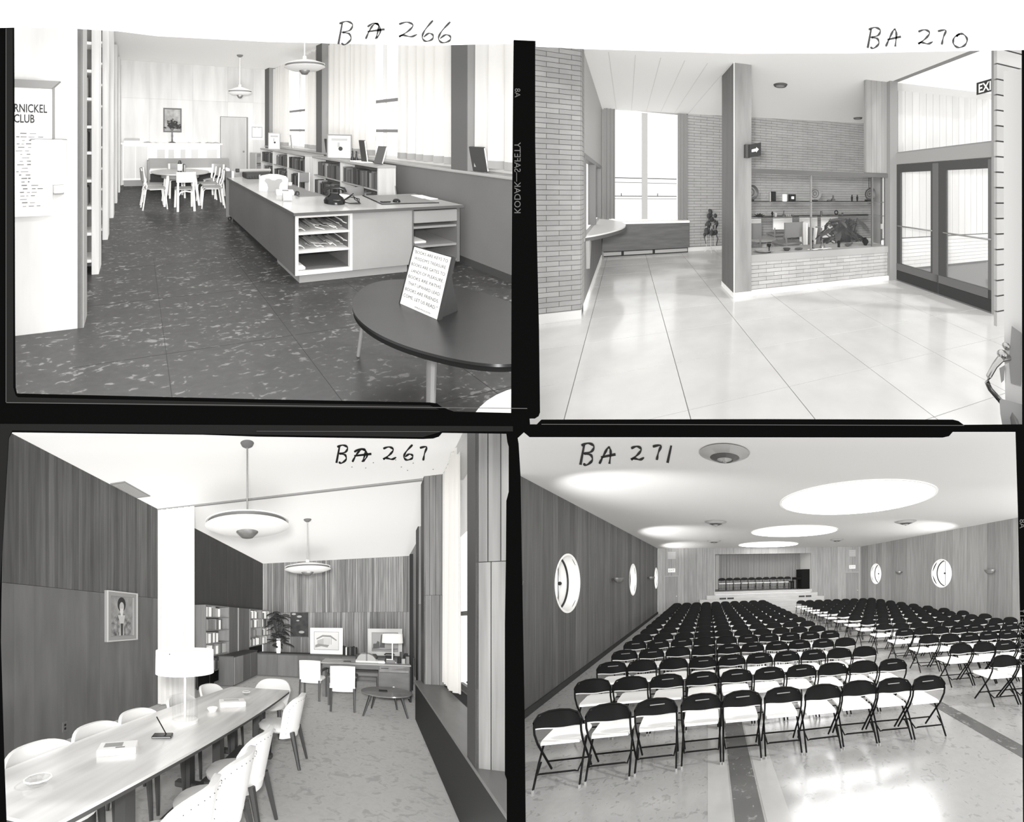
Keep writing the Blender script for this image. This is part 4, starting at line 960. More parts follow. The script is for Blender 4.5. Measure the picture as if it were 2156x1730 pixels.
ex('oval_ring', 'dark oval ring standing on the middle shelf', 'ornament', 1352, T2, lambda t, x, Y, z: make('body', MB(Matrix.Translation((x, Y, z + .05)) @ Matrix.Rotation(PI / 2, 4, 'X')).lathe([(.04, 0), (.028, .012), (.02, 0), (.028, -.012), (.04, 0)], 20), bx, t, True))
ex('low_dish', 'low dark dish left of the oval ring, middle shelf', 'dish', 1255, T2, lath([(.02, 0), (.05, .012), (.045, .014), (0, .006)], bg))
ex('low_ornament', 'small dark ornament right of the oval ring', 'ornament', 1440, T2, lath([(.02, 0), (.012, .02), (.02, .035), (0, .05)], bg))
ex('long_knife', 'long thin dark blade lying on the middle shelf at right', 'blade', 1720, T2, lambda t, x, Y, z: make('body', MB().box(x - .12, x + .1, Y, Y + .02, z, z + .008), bx, t))
ex('wide_dish', 'wide shallow dish at the left of the case floor', 'dish', 330, T3, lath([(.05, 0), (.14, .03), (.135, .034), (.05, .012), (0, .01)], gry), 4.75)
ex('footed_lamp', 'dark footed oil lamp above the wide dish', 'lamp', 400, T3, lath([(.03, 0), (.008, .02), (.008, .07), (.035, .1), (.03, .12), (0, .125)], bx), 4.72)
ex('shallow_bowl', 'dark shallow bowl on the case floor', 'bowl', 650, T3, lath([(.03, 0), (.06, .035), (.055, .04), (.02, .012), (0, .01)], bg), 4.75)
ex('boat_dish', 'dark boat-shaped dish right of the shallow bowl', 'dish', 820, T3, lambda t, x, Y, z: make('body', MB().ball(x, 4.75, z + .02, .035, 12, 6, .5, 2.0, .9), bg, t, True), 4.75)
ex('candlestick', 'slim black candlestick on the case floor', 'candlestick', 1018, T3, lath([(.035, 0), (.03, .008), (.006, .015), (.006, .10), (.015, .115), (.01, .135), (0, .135)], bx), 4.78)
ex('long_spoon', 'upright dark ladle with rounded glassy foot beside the candlestick', 'ladle', 1155, T3, lath([(.035, 0), (.042, .03), (.02, .06), (.006, .07), (.006, .12), (.014, .13), (0, .145)], bp_), 4.78)
ex('white_scarf', 'crumpled white strip lying along the case floor', 'cloth', 1130, T3, lambda t, x, Y, z: make('cloth', MB().slab([[(x - .22 + .045 * i, 4.70 + .01 * math.sin(i * 2), z + .006 + .006 * math.sin(i * 1.7)), (x - .22 + .045 * i, 4.75, z + .006)] for i in range(10)], (0, 0, -.004)), bw, t), 4.72)
ex('carved_figure', 'small dark carved head on the case floor', 'carving', 1388, T3, lath([(.022, 0), (.02, .05), (.026, .075), (.02, .1), (0, .11)], bx, 10), 4.78)
ex('turtle_carving', 'low dark turtle-like carving right of carved head', 'carving', 1520, T3, lambda t, x, Y, z: make('body', MB().ball(x, 4.78, z + .03, .035, 12, 6, .6, 1.9, 1).tube([(x + .04, 4.78, z + .03), (x + .09, 4.78, z + .055)], .012, 6), bg, t, True), 4.78)
ex('round_jug', 'round black spouted jug at the right of case floor', 'jug', 1765, T3, lath([(.025, 0), (.03, .02), (.055, .055), (.045, .095), (.02, .11), (.022, .13), (0, .135)], bx), 4.80)
ex('display_card', 'small white card standing at the right end of case floor', 'card', 2038, T3, blk_(.1, .07, bw), 4.75)
ex('display_card', 'white card hung higher at the right end of the case', 'card', 2025, .80, blk_(.09, .09, mat('card_dim', .6, .5)), 4.95)
# lounge seen through the case
lc = mat('lounge_white', .9, .5); lgc = mat('lounge_grey', .22, .5)
def lounge(lab, x, y, m_, m2, rz=0, s=1):
    t = thing('lounge_chair', lab, 'chair', (x, y, 0), 'chairs beyond the display case'); T = place(x, y, 0, rz, s)
    make('backrest', MB(T).slab([[(.23 * q, -.2 - .04 * (1 - q * q), z) for z in (.58, .72, .86)] for q in (-1, -.6, -.2, .2, .6, 1)], (0, .03, 0)), m_, t, True); make('seat', MB(T).cbox(-.23, .23, -.18, .25, .42, .47, .02), m2, t)
    for a in (-1, 1): make('leg', MB(T).tube([(a * .2, -.2, .62), (a * .21, -.24, 0)], .016, 6), lgc, t); make('leg', MB(T).tube([(a * .2, .22, .43), (a * .21, .24, 0)], .016, 6), lgc, t)
lounge('white chair back showing just right of the pillar', 2.45, 7.3, lc, lc); lounge('white chair back above the grey chair behind the case', 3.2, 7.3, lc, lgc); lounge('white chair back left of the case divider', 3.85, 7.3, lc, lc); lounge('white chair back just right of the case divider', 4.42, 7.3, lc, lc)
lounge('grey chair in the middle behind the display case', 2.85, 6.1, lgc, lgc, .25); lounge('grey chair directly behind the pillar edge', 2.02, 6.1, lgc, lgc, -.1)
t = thing('magazine_rack', 'white slatted rack of magazines standing behind the case', 'rack', (3.3, 5.9, 0))
make('side_panel', MB().cbox(3.1, 3.13, 5.8, 6.1, .1, .85, .01), lc, t); make('side_panel', MB().cbox(3.85, 3.88, 5.8, 6.1, .1, .8, .01), lc, t)
for k in range(4): make('slat', MB().box(3.45, 3.88, 5.8, 5.82, .3 + k * .13, .38 + k * .13), lc, t)
for k in range(3): make('magazine', MB(Matrix.Translation((3.2 + k * .08, 5.85, .3)) @ Matrix.Rotation(.15, 4, 'Y')).box(0, .02, 0, .2, 0, .45), (lgc, lc, lgc)[k], t)
t = thing('round_side_table', 'pale low table in the lounge behind the case', 'table', (2.3, 6.8, 0)); make('tabletop', MB().cyl(2.4, 6.6, .46, .48, .4, n=28), gry, t)
for a in range(3): make('leg', MB().tube([(2.4 + .2 * math.cos(a * 2.1), 6.6 + .2 * math.sin(a * 2.1), .46), (2.4 + .3 * math.cos(a * 2.1), 6.6 + .3 * math.sin(a * 2.1), 0)], .016, 6), lgc, t)
t = thing('leafy_plant', 'large leafy plant spreading behind the right half of the case', 'plant', (3.9, 5.6, 0)); rr = random.Random(12); lm = mat('leaf_mid', .10, .5, rnd=.7)
make('planter', MB().lathe([(.16, 0), (.2, .3), (.18, .3), (.15, .04), (0, .04)], 18, (3.95, 5.65, 0)), dgr, t, True); stem = MB()
for k in range(96):
    a_ = rr.uniform(0, 2 * PI); L = rr.uniform(.18, .36); z = .45 + rr.uniform(0, .5); dx, dy = math.cos(a_), math.sin(a_) * .5; bx_, by_ = 3.72 + rr.uniform(-.30, .40), 5.62 + rr.uniform(-.12, .12); up_ = rr.uniform(-.6, .4); w_ = L * .3; rows = []
    for i in range(5):
        q = i / 4; ww = w_ * math.sin(PI * min(1, q * .94 + .04)); cx, cy, cz = bx_ + dx * L * q, by_ + dy * L * q, z + up_ * L * q - .3 * L * q * q; rows.append([(cx + dy * ww, cy - dx * ww, cz - .015), (cx, cy, cz), (cx - dy * ww, cy + dx * ww, cz - .015)])
    make('leaf', MB().slab(rows, (0, 0, -.004)), lm, t, True); stem.tube([(3.95, 5.65, .3), (bx_, by_, z)], .008, 4)
make('stem', stem, dl, t)
# wooden wall right of the case, door frame and doors
we = mat('entrance_wood', .30, .5, 'grain', .14, (12, 12, 1)); fr_ = mat('door_frame_grey', .26, .45); dk = mat('door_dark', .055, .4); dk2 = mat('door_rail', .12, .4)
rw = struct('wall_panelled', MB().box(3.56, 4.02, 4.64, 4.68, 1.77, zc2(4)), we, 'short wood-boarded wall above the right end of the case')
boards(rw, 'board', we, 'y', 4.64, 3.565, 3.99, 1.775, zc2(3.9), .106, .004, .012, -1)
struct('wall_far_gap', MB().box(6.55, 6.6, 5.2, 8.25, 0, 3.4), gry)
d = struct('trim_1', MB().box(3.99, 4.15, 4.55, 4.70, 0, 3.36), fr_, 'grey entrance frame post beside the display case')
struct('trim_2', MB().box(4.10, 4.20, 2.78, 2.88, 0, 3.4), fr_, 'grey entrance frame post at the near side of the doors')
struct('trim_3', MB().box(4.12, 4.2, 2.88, 4.6, 1.925, 2.11), mat('lintel', .30, .45), 'grey lintel over the entrance doors')
struct('trim_4', MB().box(3.98, 4.18, 2.0, 4.6, 3.31, 3.42), fr_, 'grey beam along the ceiling above the entrance')
w = struct('window_2', MB().box(4.15, 4.2, 2.88, 4.55, 2.11, 2.13), fr_); make('glass', MB().box(4.165, 4.17, 2.88, 4.55, 2.13, 3.31), glass(), w)
def leaf(nm, lab, y0, y1, g0, g1):
    d = struct(nm, MB().prism([(y0, .01), (y1, .01), (y1, 1.92), (y0, 1.92)], 'x', 4.13, 4.17, [[(g0, .285), (g0, 1.79), (g1, 1.79), (g1, .285)]]), dk, lab)
    make('glass', MB().box(4.145, 4.15, g0, g1, .285, 1.79), glass(), d); make('kick_plate', MB().box(4.12, 4.13, y0 + .01, y1 - .01, .015, .165), mat('kick', .025, .35), d); make('bottom_rail', MB().box(4.122, 4.13, y0, y1, .17, .282), dk2, d)
    make('stile', MB().box(4.122, 4.13, y0, min(g0, y0 + .1), .17, 1.9), dk2, d)
    make('push_bar', MB().tube([(4.11, g0 - .05, .91), (4.08, g0, .91), (4.08, g1, .91), (4.11, g1 + .03, .91)], .011, 7), mat('bar_metal', .35, .25, metal=.6), d, True)
leaf('door_1', 'farther glazed entrance door leaf with push bar', 3.70, 4.55, 3.84, 4.47); leaf('door_2', 'nearer glazed entrance door leaf with push bar', 2.88, 3.695, 2.94, 3.57)
t = thing('exit_sign', 'black exit sign with white letters above entrance, cut by post', 'sign', (4.1, 3.0, 2.73))
make('plate', MB().box(4.115, 4.125, 2.70, 3.09, 2.735, 2.89), mat('exit_black', .02, .4), t)
vs, fs = text_shape('EXIT', .155, weight=.003, font_w=.78); make('lettering', MB().add([(4.113, 3.065 - x_, 2.755 + y_) for x_, y_ in vs], fs), whb, t, fixn=False)
# porch outside
wo = struct('wall_outside', MB().box(4.25, 9, 5.02, 5.1, 0, 3.5), mort, 'pale boarded and brick wall outside the entrance'); bo = mat('porch_board', .64, .6, 'grain', .05, (6, 6, .7), rnd=.04)
boards(wo, 'board', bo, 'y', 5.02, 4.22, 8.9, .62, 3.46, .175, .012, .015, -1); bricks(wo, 4.22, 8.9, 5.02, .04, .6, .30, .07, mat('brick_porch', .70, .6, rnd=.05), False, .004)
struct('ground', MB().box(4.2, 9, 1.5, 5.1, -.12, -.01), mat('porch_ground', .95, .6)); t = thing('door_mat', 'grey ribbed doormat outside the entrance doors', 'doormat', (4.6, 2.9, 0)); make('mat', MB().cbox(4.35, 4.95, 2.6, 3.12, -.01, .01, .004), gry, t)
# near brick jamb and the open door with its lock at the right edge
def ray2(u, v, k): r_ = R2.ray(u, v); return (r_[0] * k, r_[1] * k, R2.h + r_[2] * k)
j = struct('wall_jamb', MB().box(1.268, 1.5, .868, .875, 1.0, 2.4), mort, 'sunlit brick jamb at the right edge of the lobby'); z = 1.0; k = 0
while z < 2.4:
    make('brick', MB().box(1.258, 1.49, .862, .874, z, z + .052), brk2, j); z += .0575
def near_slab(poly, k0, k1):
    n = len(poly); vs = [ray2(u, v, k0) for u, v in poly] + [ray2(u, v, k1) for u, v in poly]
    return MB().add(vs, [tuple(range(n)), tuple(range(2 * n - 1, n - 1, -1))] + [(i, (i + 1) % n, n + (i + 1) % n, n + i) for i in range(n)])
dl_ = struct('door_3', near_slab([(2113, 150), (2190, 140), (2190, 920), (2118, 920), (2114, 700)], 1.22, 1.26), mat('open_door', .42, .5), 'open pale door leaf at the right edge of the lobby')
t = thing('door_lock', 'chrome lever handle and lock plate of the open door, lower right corner', 'door handle', ray2(2120, 880, 1.2)); ch = mat('chrome', .5, .18, metal=.9)
make('lock_plate', near_slab([(2130, 686), (2150, 700), (2149, 812), (2128, 806), (2124, 760)], 1.195, 1.215), mat('lock_grey', .13, .5), t)
P3 = lambda *l: [ray2(u, v, k) for u, v, k in l]
make('lever', MB().tube(P3((2122, 752, 1.2), (2106, 756, 1.185), (2094, 770, 1.18), (2082, 792, 1.18), (2079, 806, 1.18), (2084, 818, 1.18), (2098, 834, 1.185), (2112, 850, 1.2), (2120, 862, 1.21)), .0085, 10, taper=[.012, .011, .009, .0085, .0085, .0085, .009, .0095, .011]), ch, t, True)
make('knob', MB().ball(*ray2(2110, 746, 1.19), .016, 12, 8), ch, t, True); make('knob', MB().ball(*ray2(2118, 728, 1.195), .012, 12, 8), ch, t, True); make('thumb_piece', near_slab([(2104, 775), (2116, 768), (2114, 800), (2108, 806)], 1.17, 1.19), dgr, t)
make('lower_rod', MB().tube(P3((2122, 860, 1.2), (2136, 900, 1.19)), .02, 10), mat('lock_grey', .13, .5), t, True); make('lower_case', near_slab([(2104, 838), (2156, 852), (2170, 905), (2112, 905), (2106, 870)], 1.18, 1.215), mat('lock_dark', .09, .4), t)
# ================================================================== the board room (lower left)
use(R3)
ZC = 3.85; XL = -4.03; YF = 13.0; XR = 1.17
carpet = mat('board_carpet', .56, .75, 'fleck', .08, (11, 11, 11), g2=.44, lo=.52, hi=.66, detail=5, spec=.15)
struct('floor', MB().box(XL - .1, 1.4, .8, YF + .1, -.1, 0), carpet)
struct('ceiling', MB().box(XL - .1, 2.2, .8, YF + .1, ZC, ZC + .1), mat('board_ceiling', .90, .7))
wd = mat('board_wood', .105, .5, 'grain', .25, (28, 28, 1.0), rnd=.22, detail=5)
wd2 = mat('board_wood_plain', .145, .5, 'grain', .16, (7, 7, .9), rnd=.10)
wdf = mat('board_wood_far', .24, .55, 'grain', .4, (26, 26, .8), rnd=.45, detail=5)
wdr = mat('board_wood_pier', .33, .5, 'grain', .25, (20, 20, .8), rnd=.2); drk = mat('dark_gap', .015, .7); dkw = mat('dark_wood', .055, .5, 'grain', .15, (10, 10, 1))
wall = struct('wall_left', MB().box(XL - .06, XL - .03, .8, YF, 0, ZC), drk)
boards(wall, 'board', wd, 'x', XL, .9, 6.0, 2.09, ZC, [.06, .075, .05, .09], .005, .025, -1, (), .2)
boards(wall, 'board', wd2, 'x', XL, .9, 6.0, 0, 2.085, [.3, .42, .36], .004, .02, -1, (), .15)
boards(wall, 'board', mat('board_upper_dark', .06, .5, 'grain', .12, (6, 6, .8), rnd=.08), 'x', XL, 6.0, YF, 2.02, ZC, 1.17, .006, .02, -1)
o = struct('trim_1', MB().box(XL, 1.0, 5.97, 6.02, ZC - .03, ZC), mat('track', .35, .5), 'curtain track crossing the board room ceiling')
wallf = struct('wall_far', MB().box(XL, XR, YF + .03, YF + .06, 0, ZC), drk)
boards(wallf, 'board', wdf, 'y', YF, XL, XR, 1.95, ZC, [.07, .1, .055, .12], .008, .03, 1, (), .3)
boards(wallf, 'board', wdf, 'y', YF, XL, XR, .0, 1.945, [.12, .08, .15, .1], .008, .03, 1, (), .3)
cur = mat('white_curtain', .95, .8, trl=.25)
curtain('curtain', 'floor-length white curtain gathered at the end of the left wall', -4.0, -3.2, 5.93, .02, ZC - .04, cur, .13, .03)
t = thing('ceiling_grille', 'flat rectangular air grille in ceiling beside the left wall', 'grille', (-3.85, 4.9, ZC))
make('grille_frame', MB().box(-4.0, -3.72, 4.62, 5.3, ZC - .015, ZC), mat('grille_grey', .32, .5), t)
g = MB()
for k in range(8): g.box(-3.97 + k * .03, -3.955 + k * .03, 4.66, 5.26, ZC - .022, ZC - .015)
make('louvre_set', g, mat('grille_light', .45, .5), t)
t = thing('wall_outlet', 'small wall socket low on the left wall above the table edge', 'socket', (XL, 3.77, .15))
make('plate', MB().cbox(XL, XL + .012, 3.73, 3.81, .12, .26, .003), mat('outlet', .16, .4), t); make('socket', MB().box(XL + .012, XL + .016, 3.755, 3.785, .15, .18), drk, t); make('socket', MB().box(XL + .012, XL + .016, 3.755, 3.785, .2, .23), drk, t)
# portrait
t = thing('portrait_painting', 'portrait of a bearded robed figure in a pale frame on left wall', 'painting', (XL, 4.9, 1.3))
y0, y1, z0, z1 = 4.53, 5.28, 1.31, 2.13
def xprism(poly, a, b, holes=()): return MB().prism(poly, 'x', a, b, holes)
make('frame', xprism([(y0, z0), (y1, z0), (y1, z1), (y0, z1)], XL, XL + .05, [[(y0 + .09, z0 + .08), (y0 + .09, z1 - .08), (y1 - .09, z1 - .08), (y1 - .09, z0 + .08)]]), mat('frame_pale', .30, .35), t)
make('frame_lip', xprism([(y0, z0), (y1, z0), (y1, z1), (y0, z1)], XL + .05, XL + .065, [[(y0 + .02, z0 + .02), (y0 + .02, z1 - .02), (y1 - .02, z1 - .02), (y1 - .02, z0 + .02)]]), mat('frame_bright', .55, .3), t)
make('canvas', MB().box(XL + .01, XL + .02, y0 + .08, y1 - .08, z0 + .07, z1 - .07), mat('canvas', .28, .6, 'blotch', .2, (8, 8, 8)), t)
yc_ = (y0 + y1) / 2; a = XL + .02
def blob(n_, pts, m_, d): make(n_, xprism([(yc_ + p[0], 1.3 + p[1]) for p in pts], a, a + d), m_, t)
blob('painted_robe', [(-.24, .1), (.24, .1), (.24, .3), (.16, .42), (.07, .47), (-.07, .47), (-.16, .42), (-.24, .3)], mat('robe', .22, .6, 'blotch', .7, (14, 14, 14)), .002)
blob('painted_sash', [(-.06, .1), (.06, .1), (.05, .3), (.09, .44), (-.09, .44), (-.04, .3)], mat('sash', .5, .6), .003)
blob('painted_panel', [(-.02, .1), (.03, .1), (.04, .3), (-.03, .3)], dkw, .004)
blob('painted_hair', [(.1 * math.cos(q), .62 + .12 * math.sin(q)) for q in [2 * PI * k / 20 for k in range(20)]], mat('hair', .03, .6), .003)
blob('painted_face', [(.055 * math.cos(q), .58 + .08 * math.sin(q)) for q in [2 * PI * k / 16 for k in range(16)]], mat('face', .45, .6), .005)
blob('painted_beard', [(-.045, .55), (.045, .55), (.02, .42), (-.02, .42)], mat('beard', .6, .6), .006)
# built-in shelving on the far left wall
cas = mat('unit_wood', .13, .5, 'grain', .15, (10, 10, 1)); casl = mat('unit_light', .25, .5, 'grain', .15, (10, 10, 1)); whitem = mat('white', .88, .5); lg = mat('light_grey', .45, .5); gm = mat('mid_grey', .2, .5)
bkm = mat('book_mix', .3, .6, rnd=.8); pap = mat('paper', .92, .6)
X1 = XL
def unit(lab, ya, yb, zs, z0, z1, gname, n):
    t = thing('shelf_unit', lab, 'bookshelf', (X1, (ya + yb) / 2, z0), gname)
    make('back_panel', MB().box(X1, X1 + .02, ya, yb, z0, z1), cas, t)
    for y_ in (ya, yb): make('side_panel', MB().box(X1, X1 + .32, y_ - .02, y_ + .02, z0, z1), casl, t)
    for z in zs: make('shelf', MB().box(X1 + .02, X1 + .32, ya + .02, yb - .02, z - .02, z), casl, t)
    rr = random.Random(n)
    for si, z in enumerate(zs[:-1]):
        y_ = ya + .06; j = 0; e = ya + (yb - ya) * rr.uniform(.5, .95)
        while y_ < e:
            w_ = rr.uniform(.075, .16); h_ = rr.uniform(.2, .28)
            b = make('book', MB().cbox(X1 + .08, X1 + .27, y_, y_ + w_ - .006, z + .001, z + h_, .004), pap if rr.random() < .45 else bkm)
            j += 1
            if b: tag(b, '%s volume on %s shelf of the %s' % (ORD[j - 1], ORD[si], ('unit by the white curtain', 'middle shelf unit', 'unit behind the tall plant')[n - 1]), 'book', 'volumes in the wall units')
            y_ += w_
unit('open wall shelf unit next to the white curtain', 7.45, 8.85, (.42, .8, 1.1, 1.42, 1.74, 2.02), .4, 2.02, 'wall shelf units', 1)
unit('narrow wall shelf unit with bright books, middle of three', 10.6, 11.75, (.82, 1.12, 1.42, 1.72, 2.02), .8, 2.02, 'wall shelf units', 2)
unit('wall shelf unit behind the tall plant', 11.85, 12.95, (.82, 1.12, 1.42, 1.72, 2.02), .8, 2.02, 'wall shelf units', 3)
struct('wall_left_pier', MB().box(X1 - .02, X1 + .30, 8.9, 10.55, 0, 2.02), cas, 'wooden pier between the shelf units')
struct('trim_2', MB().box(X1 + .3, X1 + .315, 9.55, 9.6, 0, 2.02), lg, 'thin pale strip on the wooden pier')
# cabinets
t = thing('side_cabinet', 'dark low cabinet run along the left, under the shelf units', 'cabinet', (-3.4, 8.8, 0))
make('body', MB().box(-3.6, -3.22, 7.95, 9.78, .06, .76), cas, t); make('top', MB().box(-3.62, -3.2, 7.93, 9.8, .76, .785), dkw, t)
for k in range(3): make('door', MB().box(-3.22, -3.20, 7.98 + k * .6, 8.56 + k * .6, .08, .75), (casl, cas, cas)[k], t)
t = thing('screen_frame', 'dark fire-screen-like stand under the nearest shelf unit', 'screen', (-3.6, 8.1, 0))
make('panel', MB().box(X1 + .05, X1 + .08, 7.5, 8.4, 0, .4), drk, t); make('frame', MB().tube([(X1 + .2, 7.9, .0), (X1 + .2, 7.9, .38), (X1 + .2, 8.6, .38), (X1 + .2, 8.6, 0)], .02, 6), cas, t)
t = thing('credenza', 'long dark credenza behind the desk carrying framed pictures', 'cabinet', (-1, 10, 0)); CRE = t
make('body', MB().box(-3.25, 1.0, 9.85, 10.35, .05, .67), cas, t); make('top', MB().cbox(-3.27, 1.02, 9.8, 10.37, .67, .70, .004), dkw, t)
for k in range(7): make('door', MB().box(-3.2 + k * .6, -2.62 + k * .6, 9.83, 9.85, .07, .66), wd2, t)
# tall plant
t = thing('potted_plant', 'tall dark broad-leaved plant in a white vase in the far left corner', 'plant', (-2.62, 9.95, .70))
make('vase', MB().lathe([(0, 0), (.06, 0), (.07, .1), (.06, .42), (.05, .42), (.05, .1), (0, .05)], 16, (-2.62, 9.98, .70)), whitem, t, True)
lf = mat('leaf', .022, .5); rr = random.Random(4); stems = MB()
for k in range(70):
    z = .95 + rr.uniform(0, .95); a_ = rr.uniform(0, 2 * PI); L = rr.uniform(.18, .34); w_ = L * .42; dx, dy = math.cos(a_), math.sin(a_) * .6; bx, by = -2.62 + rr.uniform(-.2, .16), 10.0 + rr.uniform(-.1, .1); up_ = rr.uniform(-.25, .6)
    px_, py_ = -dy, dx; rows = []
    for i in range(5):
        q = i / 4; ww = w_ * math.sin(PI * min(1, q * .95 + .03)); cx, cy, cz = bx + dx * L * q, by + dy * L * q, z + up_ * L * q - .35 * L * q * q
        rows.append([(cx - px_ * ww, cy - py_ * ww, cz - .02), (cx, cy, cz), (cx + px_ * ww, cy + py_ * ww, cz - .02)])
    make('leaf', MB().slab(rows, (0, 0, -.004)), lf, t, True); stems.tube([(-2.62, 9.98, 1.0), (bx, by, z)], .008, 4)
make('stem', stems, lf, t)
# pictures
def picture(lab, x0, x1, y, z0, z1, border, mf, mc, content, lean=0.0, nm='framed_drawing', cat='picture'):
    t = thing(nm, lab, cat, ((x0 + x1) / 2, y, z0))
    make('mount', MB().box(x0, x1, y, y + .02, z0, z1), mf, t)
    if border:
        a0, a1, b0, b1 = x0 + border, x1 - border, z0 + border * 1.1, z1 - border
        make('print_edge', MB().prism([(a0, b0), (a1, b0), (a1, b1), (a0, b1)], 'y', y - .005, y, [[(a0 + .012, b0 + .012), (a0 + .012, b1 - .012), (a1 - .012, b1 - .012), (a1 - .012, b0 + .012)]]), gm, t)
        make('print', MB().box(a0 + .01, a1 - .01, y - .003, y, b0 + .01, b1 - .01), mc, t)
        content(t, a0, a1, b0, b1, y - .006)
    return t
def house(t, a0, a1, b0, b1, y):
    w_, h_ = a1 - a0, b1 - b0; P = lambda u, v: (a0 + u * w_, b0 + v * h_)
    ink = mat('sketch_grey', .3, .6); ink2 = mat('sketch_pale', .5, .6)
    make('drawn_roof', MB().prism([P(.1, .62), P(.35, .82), P(.68, .8), P(.92, .55), P(.9, .5), P(.66, .7), P(.36, .72), P(.12, .56)], 'y', y, y + .002), ink, t)
    for k in range(6): make('drawn_column', MB().box(a0 + w_ * (.42 + k * .055), a0 + w_ * (.435 + k * .055), y, y + .002, b0 + h_ * .3, b0 + h_ * .66), ink, t)
    make('drawn_wall', MB().prism([P(.14, .3), P(.4, .25), P(.4, .64), P(.14, .52)], 'y', y + .001, y + .003), ink2, t)
    make('drawn_hedge', MB().prism([P(.05, .12), P(.3, .2), P(.55, .14), P(.62, .28), P(.4, .3), P(.2, .34), P(.06, .26)], 'y', y, y + .002), ink, t)
def tower(t, a0, a1, b0, b1, y):
    w_, h_ = a1 - a0, b1 - b0; P = lambda u, v: (a0 + u * w_, b0 + v * h_); ink = mat('print_dark', .09, .6)
    make('printed_tower', MB().prism([P(.3, .2), P(.5, .2), P(.5, .85), P(.44, .95), P(.36, .86), P(.33, .5)], 'y', y, y + .002), ink, t)
    make('printed_building', MB().prism([P(.05, .15), P(.3, .18), P(.3, .5), P(.22, .55), P(.18, .42), P(.06, .4)], 'y', y, y + .002), ink, t)
    make('printed_ground', MB().prism([P(.0, .05), P(1, .1), P(1, .2), P(.5, .12), P(0, .2)], 'y', y, y + .002), gm, t)
picture('white-matted drawing of a columned house on the credenza', -1.71, -.80, 10.1, .70, 1.44, .105, mat('mat_white', .95, .5), mat('print_light', .72, .6), house)
picture('matted print with dark tower behind the desk lamp', -.13, .74, 10.1, .70, 1.43, .1, mat('mat_grey', .62, .5), mat('print_mid', .38, .6), tower)
def flowers(t, a0, a1, b0, b1, y):
    for u, v, r_ in ((.2, .92, .07), (.5, .82, .08), (.42, .66, .05), (.62, .2, .09)):
        make('painted_blossom', MB().ball(a0 + (a1 - a0) * u, y, b0 + (b1 - b0) * v, r_ * (a1 - a0) * 1.3, 10, 6, .6, 1.3, .05), lg, t, True)
picture('unframed dark flower painting hung on the far board wall', -2.95, -2.25, YF - .05, 1.03, 1.97, .004, mat('dark_canvas', .03, .6), mat('dark_canvas2', .03, .6, 'blotch', .7, (5, 5, 5)), flowers, nm='flower_painting', cat='painting')
rr = random.Random(8)
x_ = -.79
for k in range(9):
    w_ = rr.uniform(.035, .06); b = make('book', MB().cbox(x_, x_ + w_ - .004, 9.95, 10.12, .701, .701 + rr.uniform(.2, .25), .004), (drk, drk, pap, drk, dkw, drk, drk, dkw, drk)[k]); x_ += w_
    tag(b, '%s book standing on the credenza right of the house drawing, %s in the row' % ('pale' if k == 2 else 'dark', ORD[k]), 'book', 'books on the credenza')
# desk
t = thing('desk', 'wooden office desk with one drawer pedestal before the credenza', 'desk', (-.2, 7.9, 0)); dt = mat('desk_top', .42, .3); dw = mat('desk_wood', .12, .45, 'grain', .2, (3, 3, 10))
make('top', MB().cbox(-1.07, .72, 7.58, 8.4, .735, .76, .004), dt, t); make('apron', MB().box(-1.0, .7, 7.64, 7.66, .64, .735), dw, t)
make('pedestal', MB().box(.11, .70, 7.66, 8.3, .08, .735), dw, t)
dr_ = make('drawer', MB().cbox(.13, .68, 7.64, 7.66, .60, .72, .004), casl, t); do_ = make('door', MB().cbox(.13, .68, 7.64, 7.66, .1, .59, .004), dw, t); make('knob', MB().ball(.4, 7.62, .3, .02), whitem, do_, True); make('pull', MB().box(.16, .3, 7.625, 7.64, .67, .68), drk, dr_)
for x0, x1, ya, yb in ((-1.04, -.92, 7.7, 7.82), (-1.0, -.93, 8.2, 8.28), (.64, .70, 8.22, 8.3)): make('leg', MB().box(x0, x1, ya, yb, 0, .735), dw, t)
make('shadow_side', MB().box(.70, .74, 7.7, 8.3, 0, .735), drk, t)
def desk_thing(nm, lab, cat, x, y, f): t = thing(nm, lab, cat, (x, y, .76)); f(t)
desk_thing('open_case', 'large pale rounded pouch case strapped shut on the desk', 'bag', -.15, 8.0, lambda t: (make('body', MB().prism([(-.32, .76), (.06, .76), (.06, .83), (.0, .9), (-.08, .935), (-.24, .935), (-.3, .88), (-.33, .82)], 'y', 7.85, 8.2), lg, t), make('strap', MB().box(-.14, -.11, 7.84, 8.21, .76, .938), gm, t), make('base', MB().box(-.35, .1, 7.83, 8.22, .76, .79), whitem, t)))
desk_thing('paper_stack', 'white paper stack right of the pouch on the desk', 'paper', .1, 7.9, lambda t: (make('sheets', MB().cbox(.1, .24, 7.75, 7.95, .76, .80), pap, t),))
desk_thing('desk_tray', 'grey in-tray below the tower print on the desk', 'tray', .3, 7.85, lambda t: (make('box', MB().cbox(.26, .44, 7.8, 8.0, .76, .83), gm, t), make('sheet', MB().box(.27, .4, 7.82, 7.98, .83, .84), pap, t)))
desk_thing('telephone', 'black telephone between the tray and desk lamp', 'telephone', .36, 8.1, lambda t: (make('body', MB().prism([(.24, .76), (.44, .76), (.4, .88), (.28, .88)], 'y', 8.1, 8.25), drk, t), make('handset', MB().tube([(.24, 8.17, .9), (.27, 8.17, .93), (.41, 8.17, .93), (.44, 8.17, .9)], .018, 6), drk, t, True)))
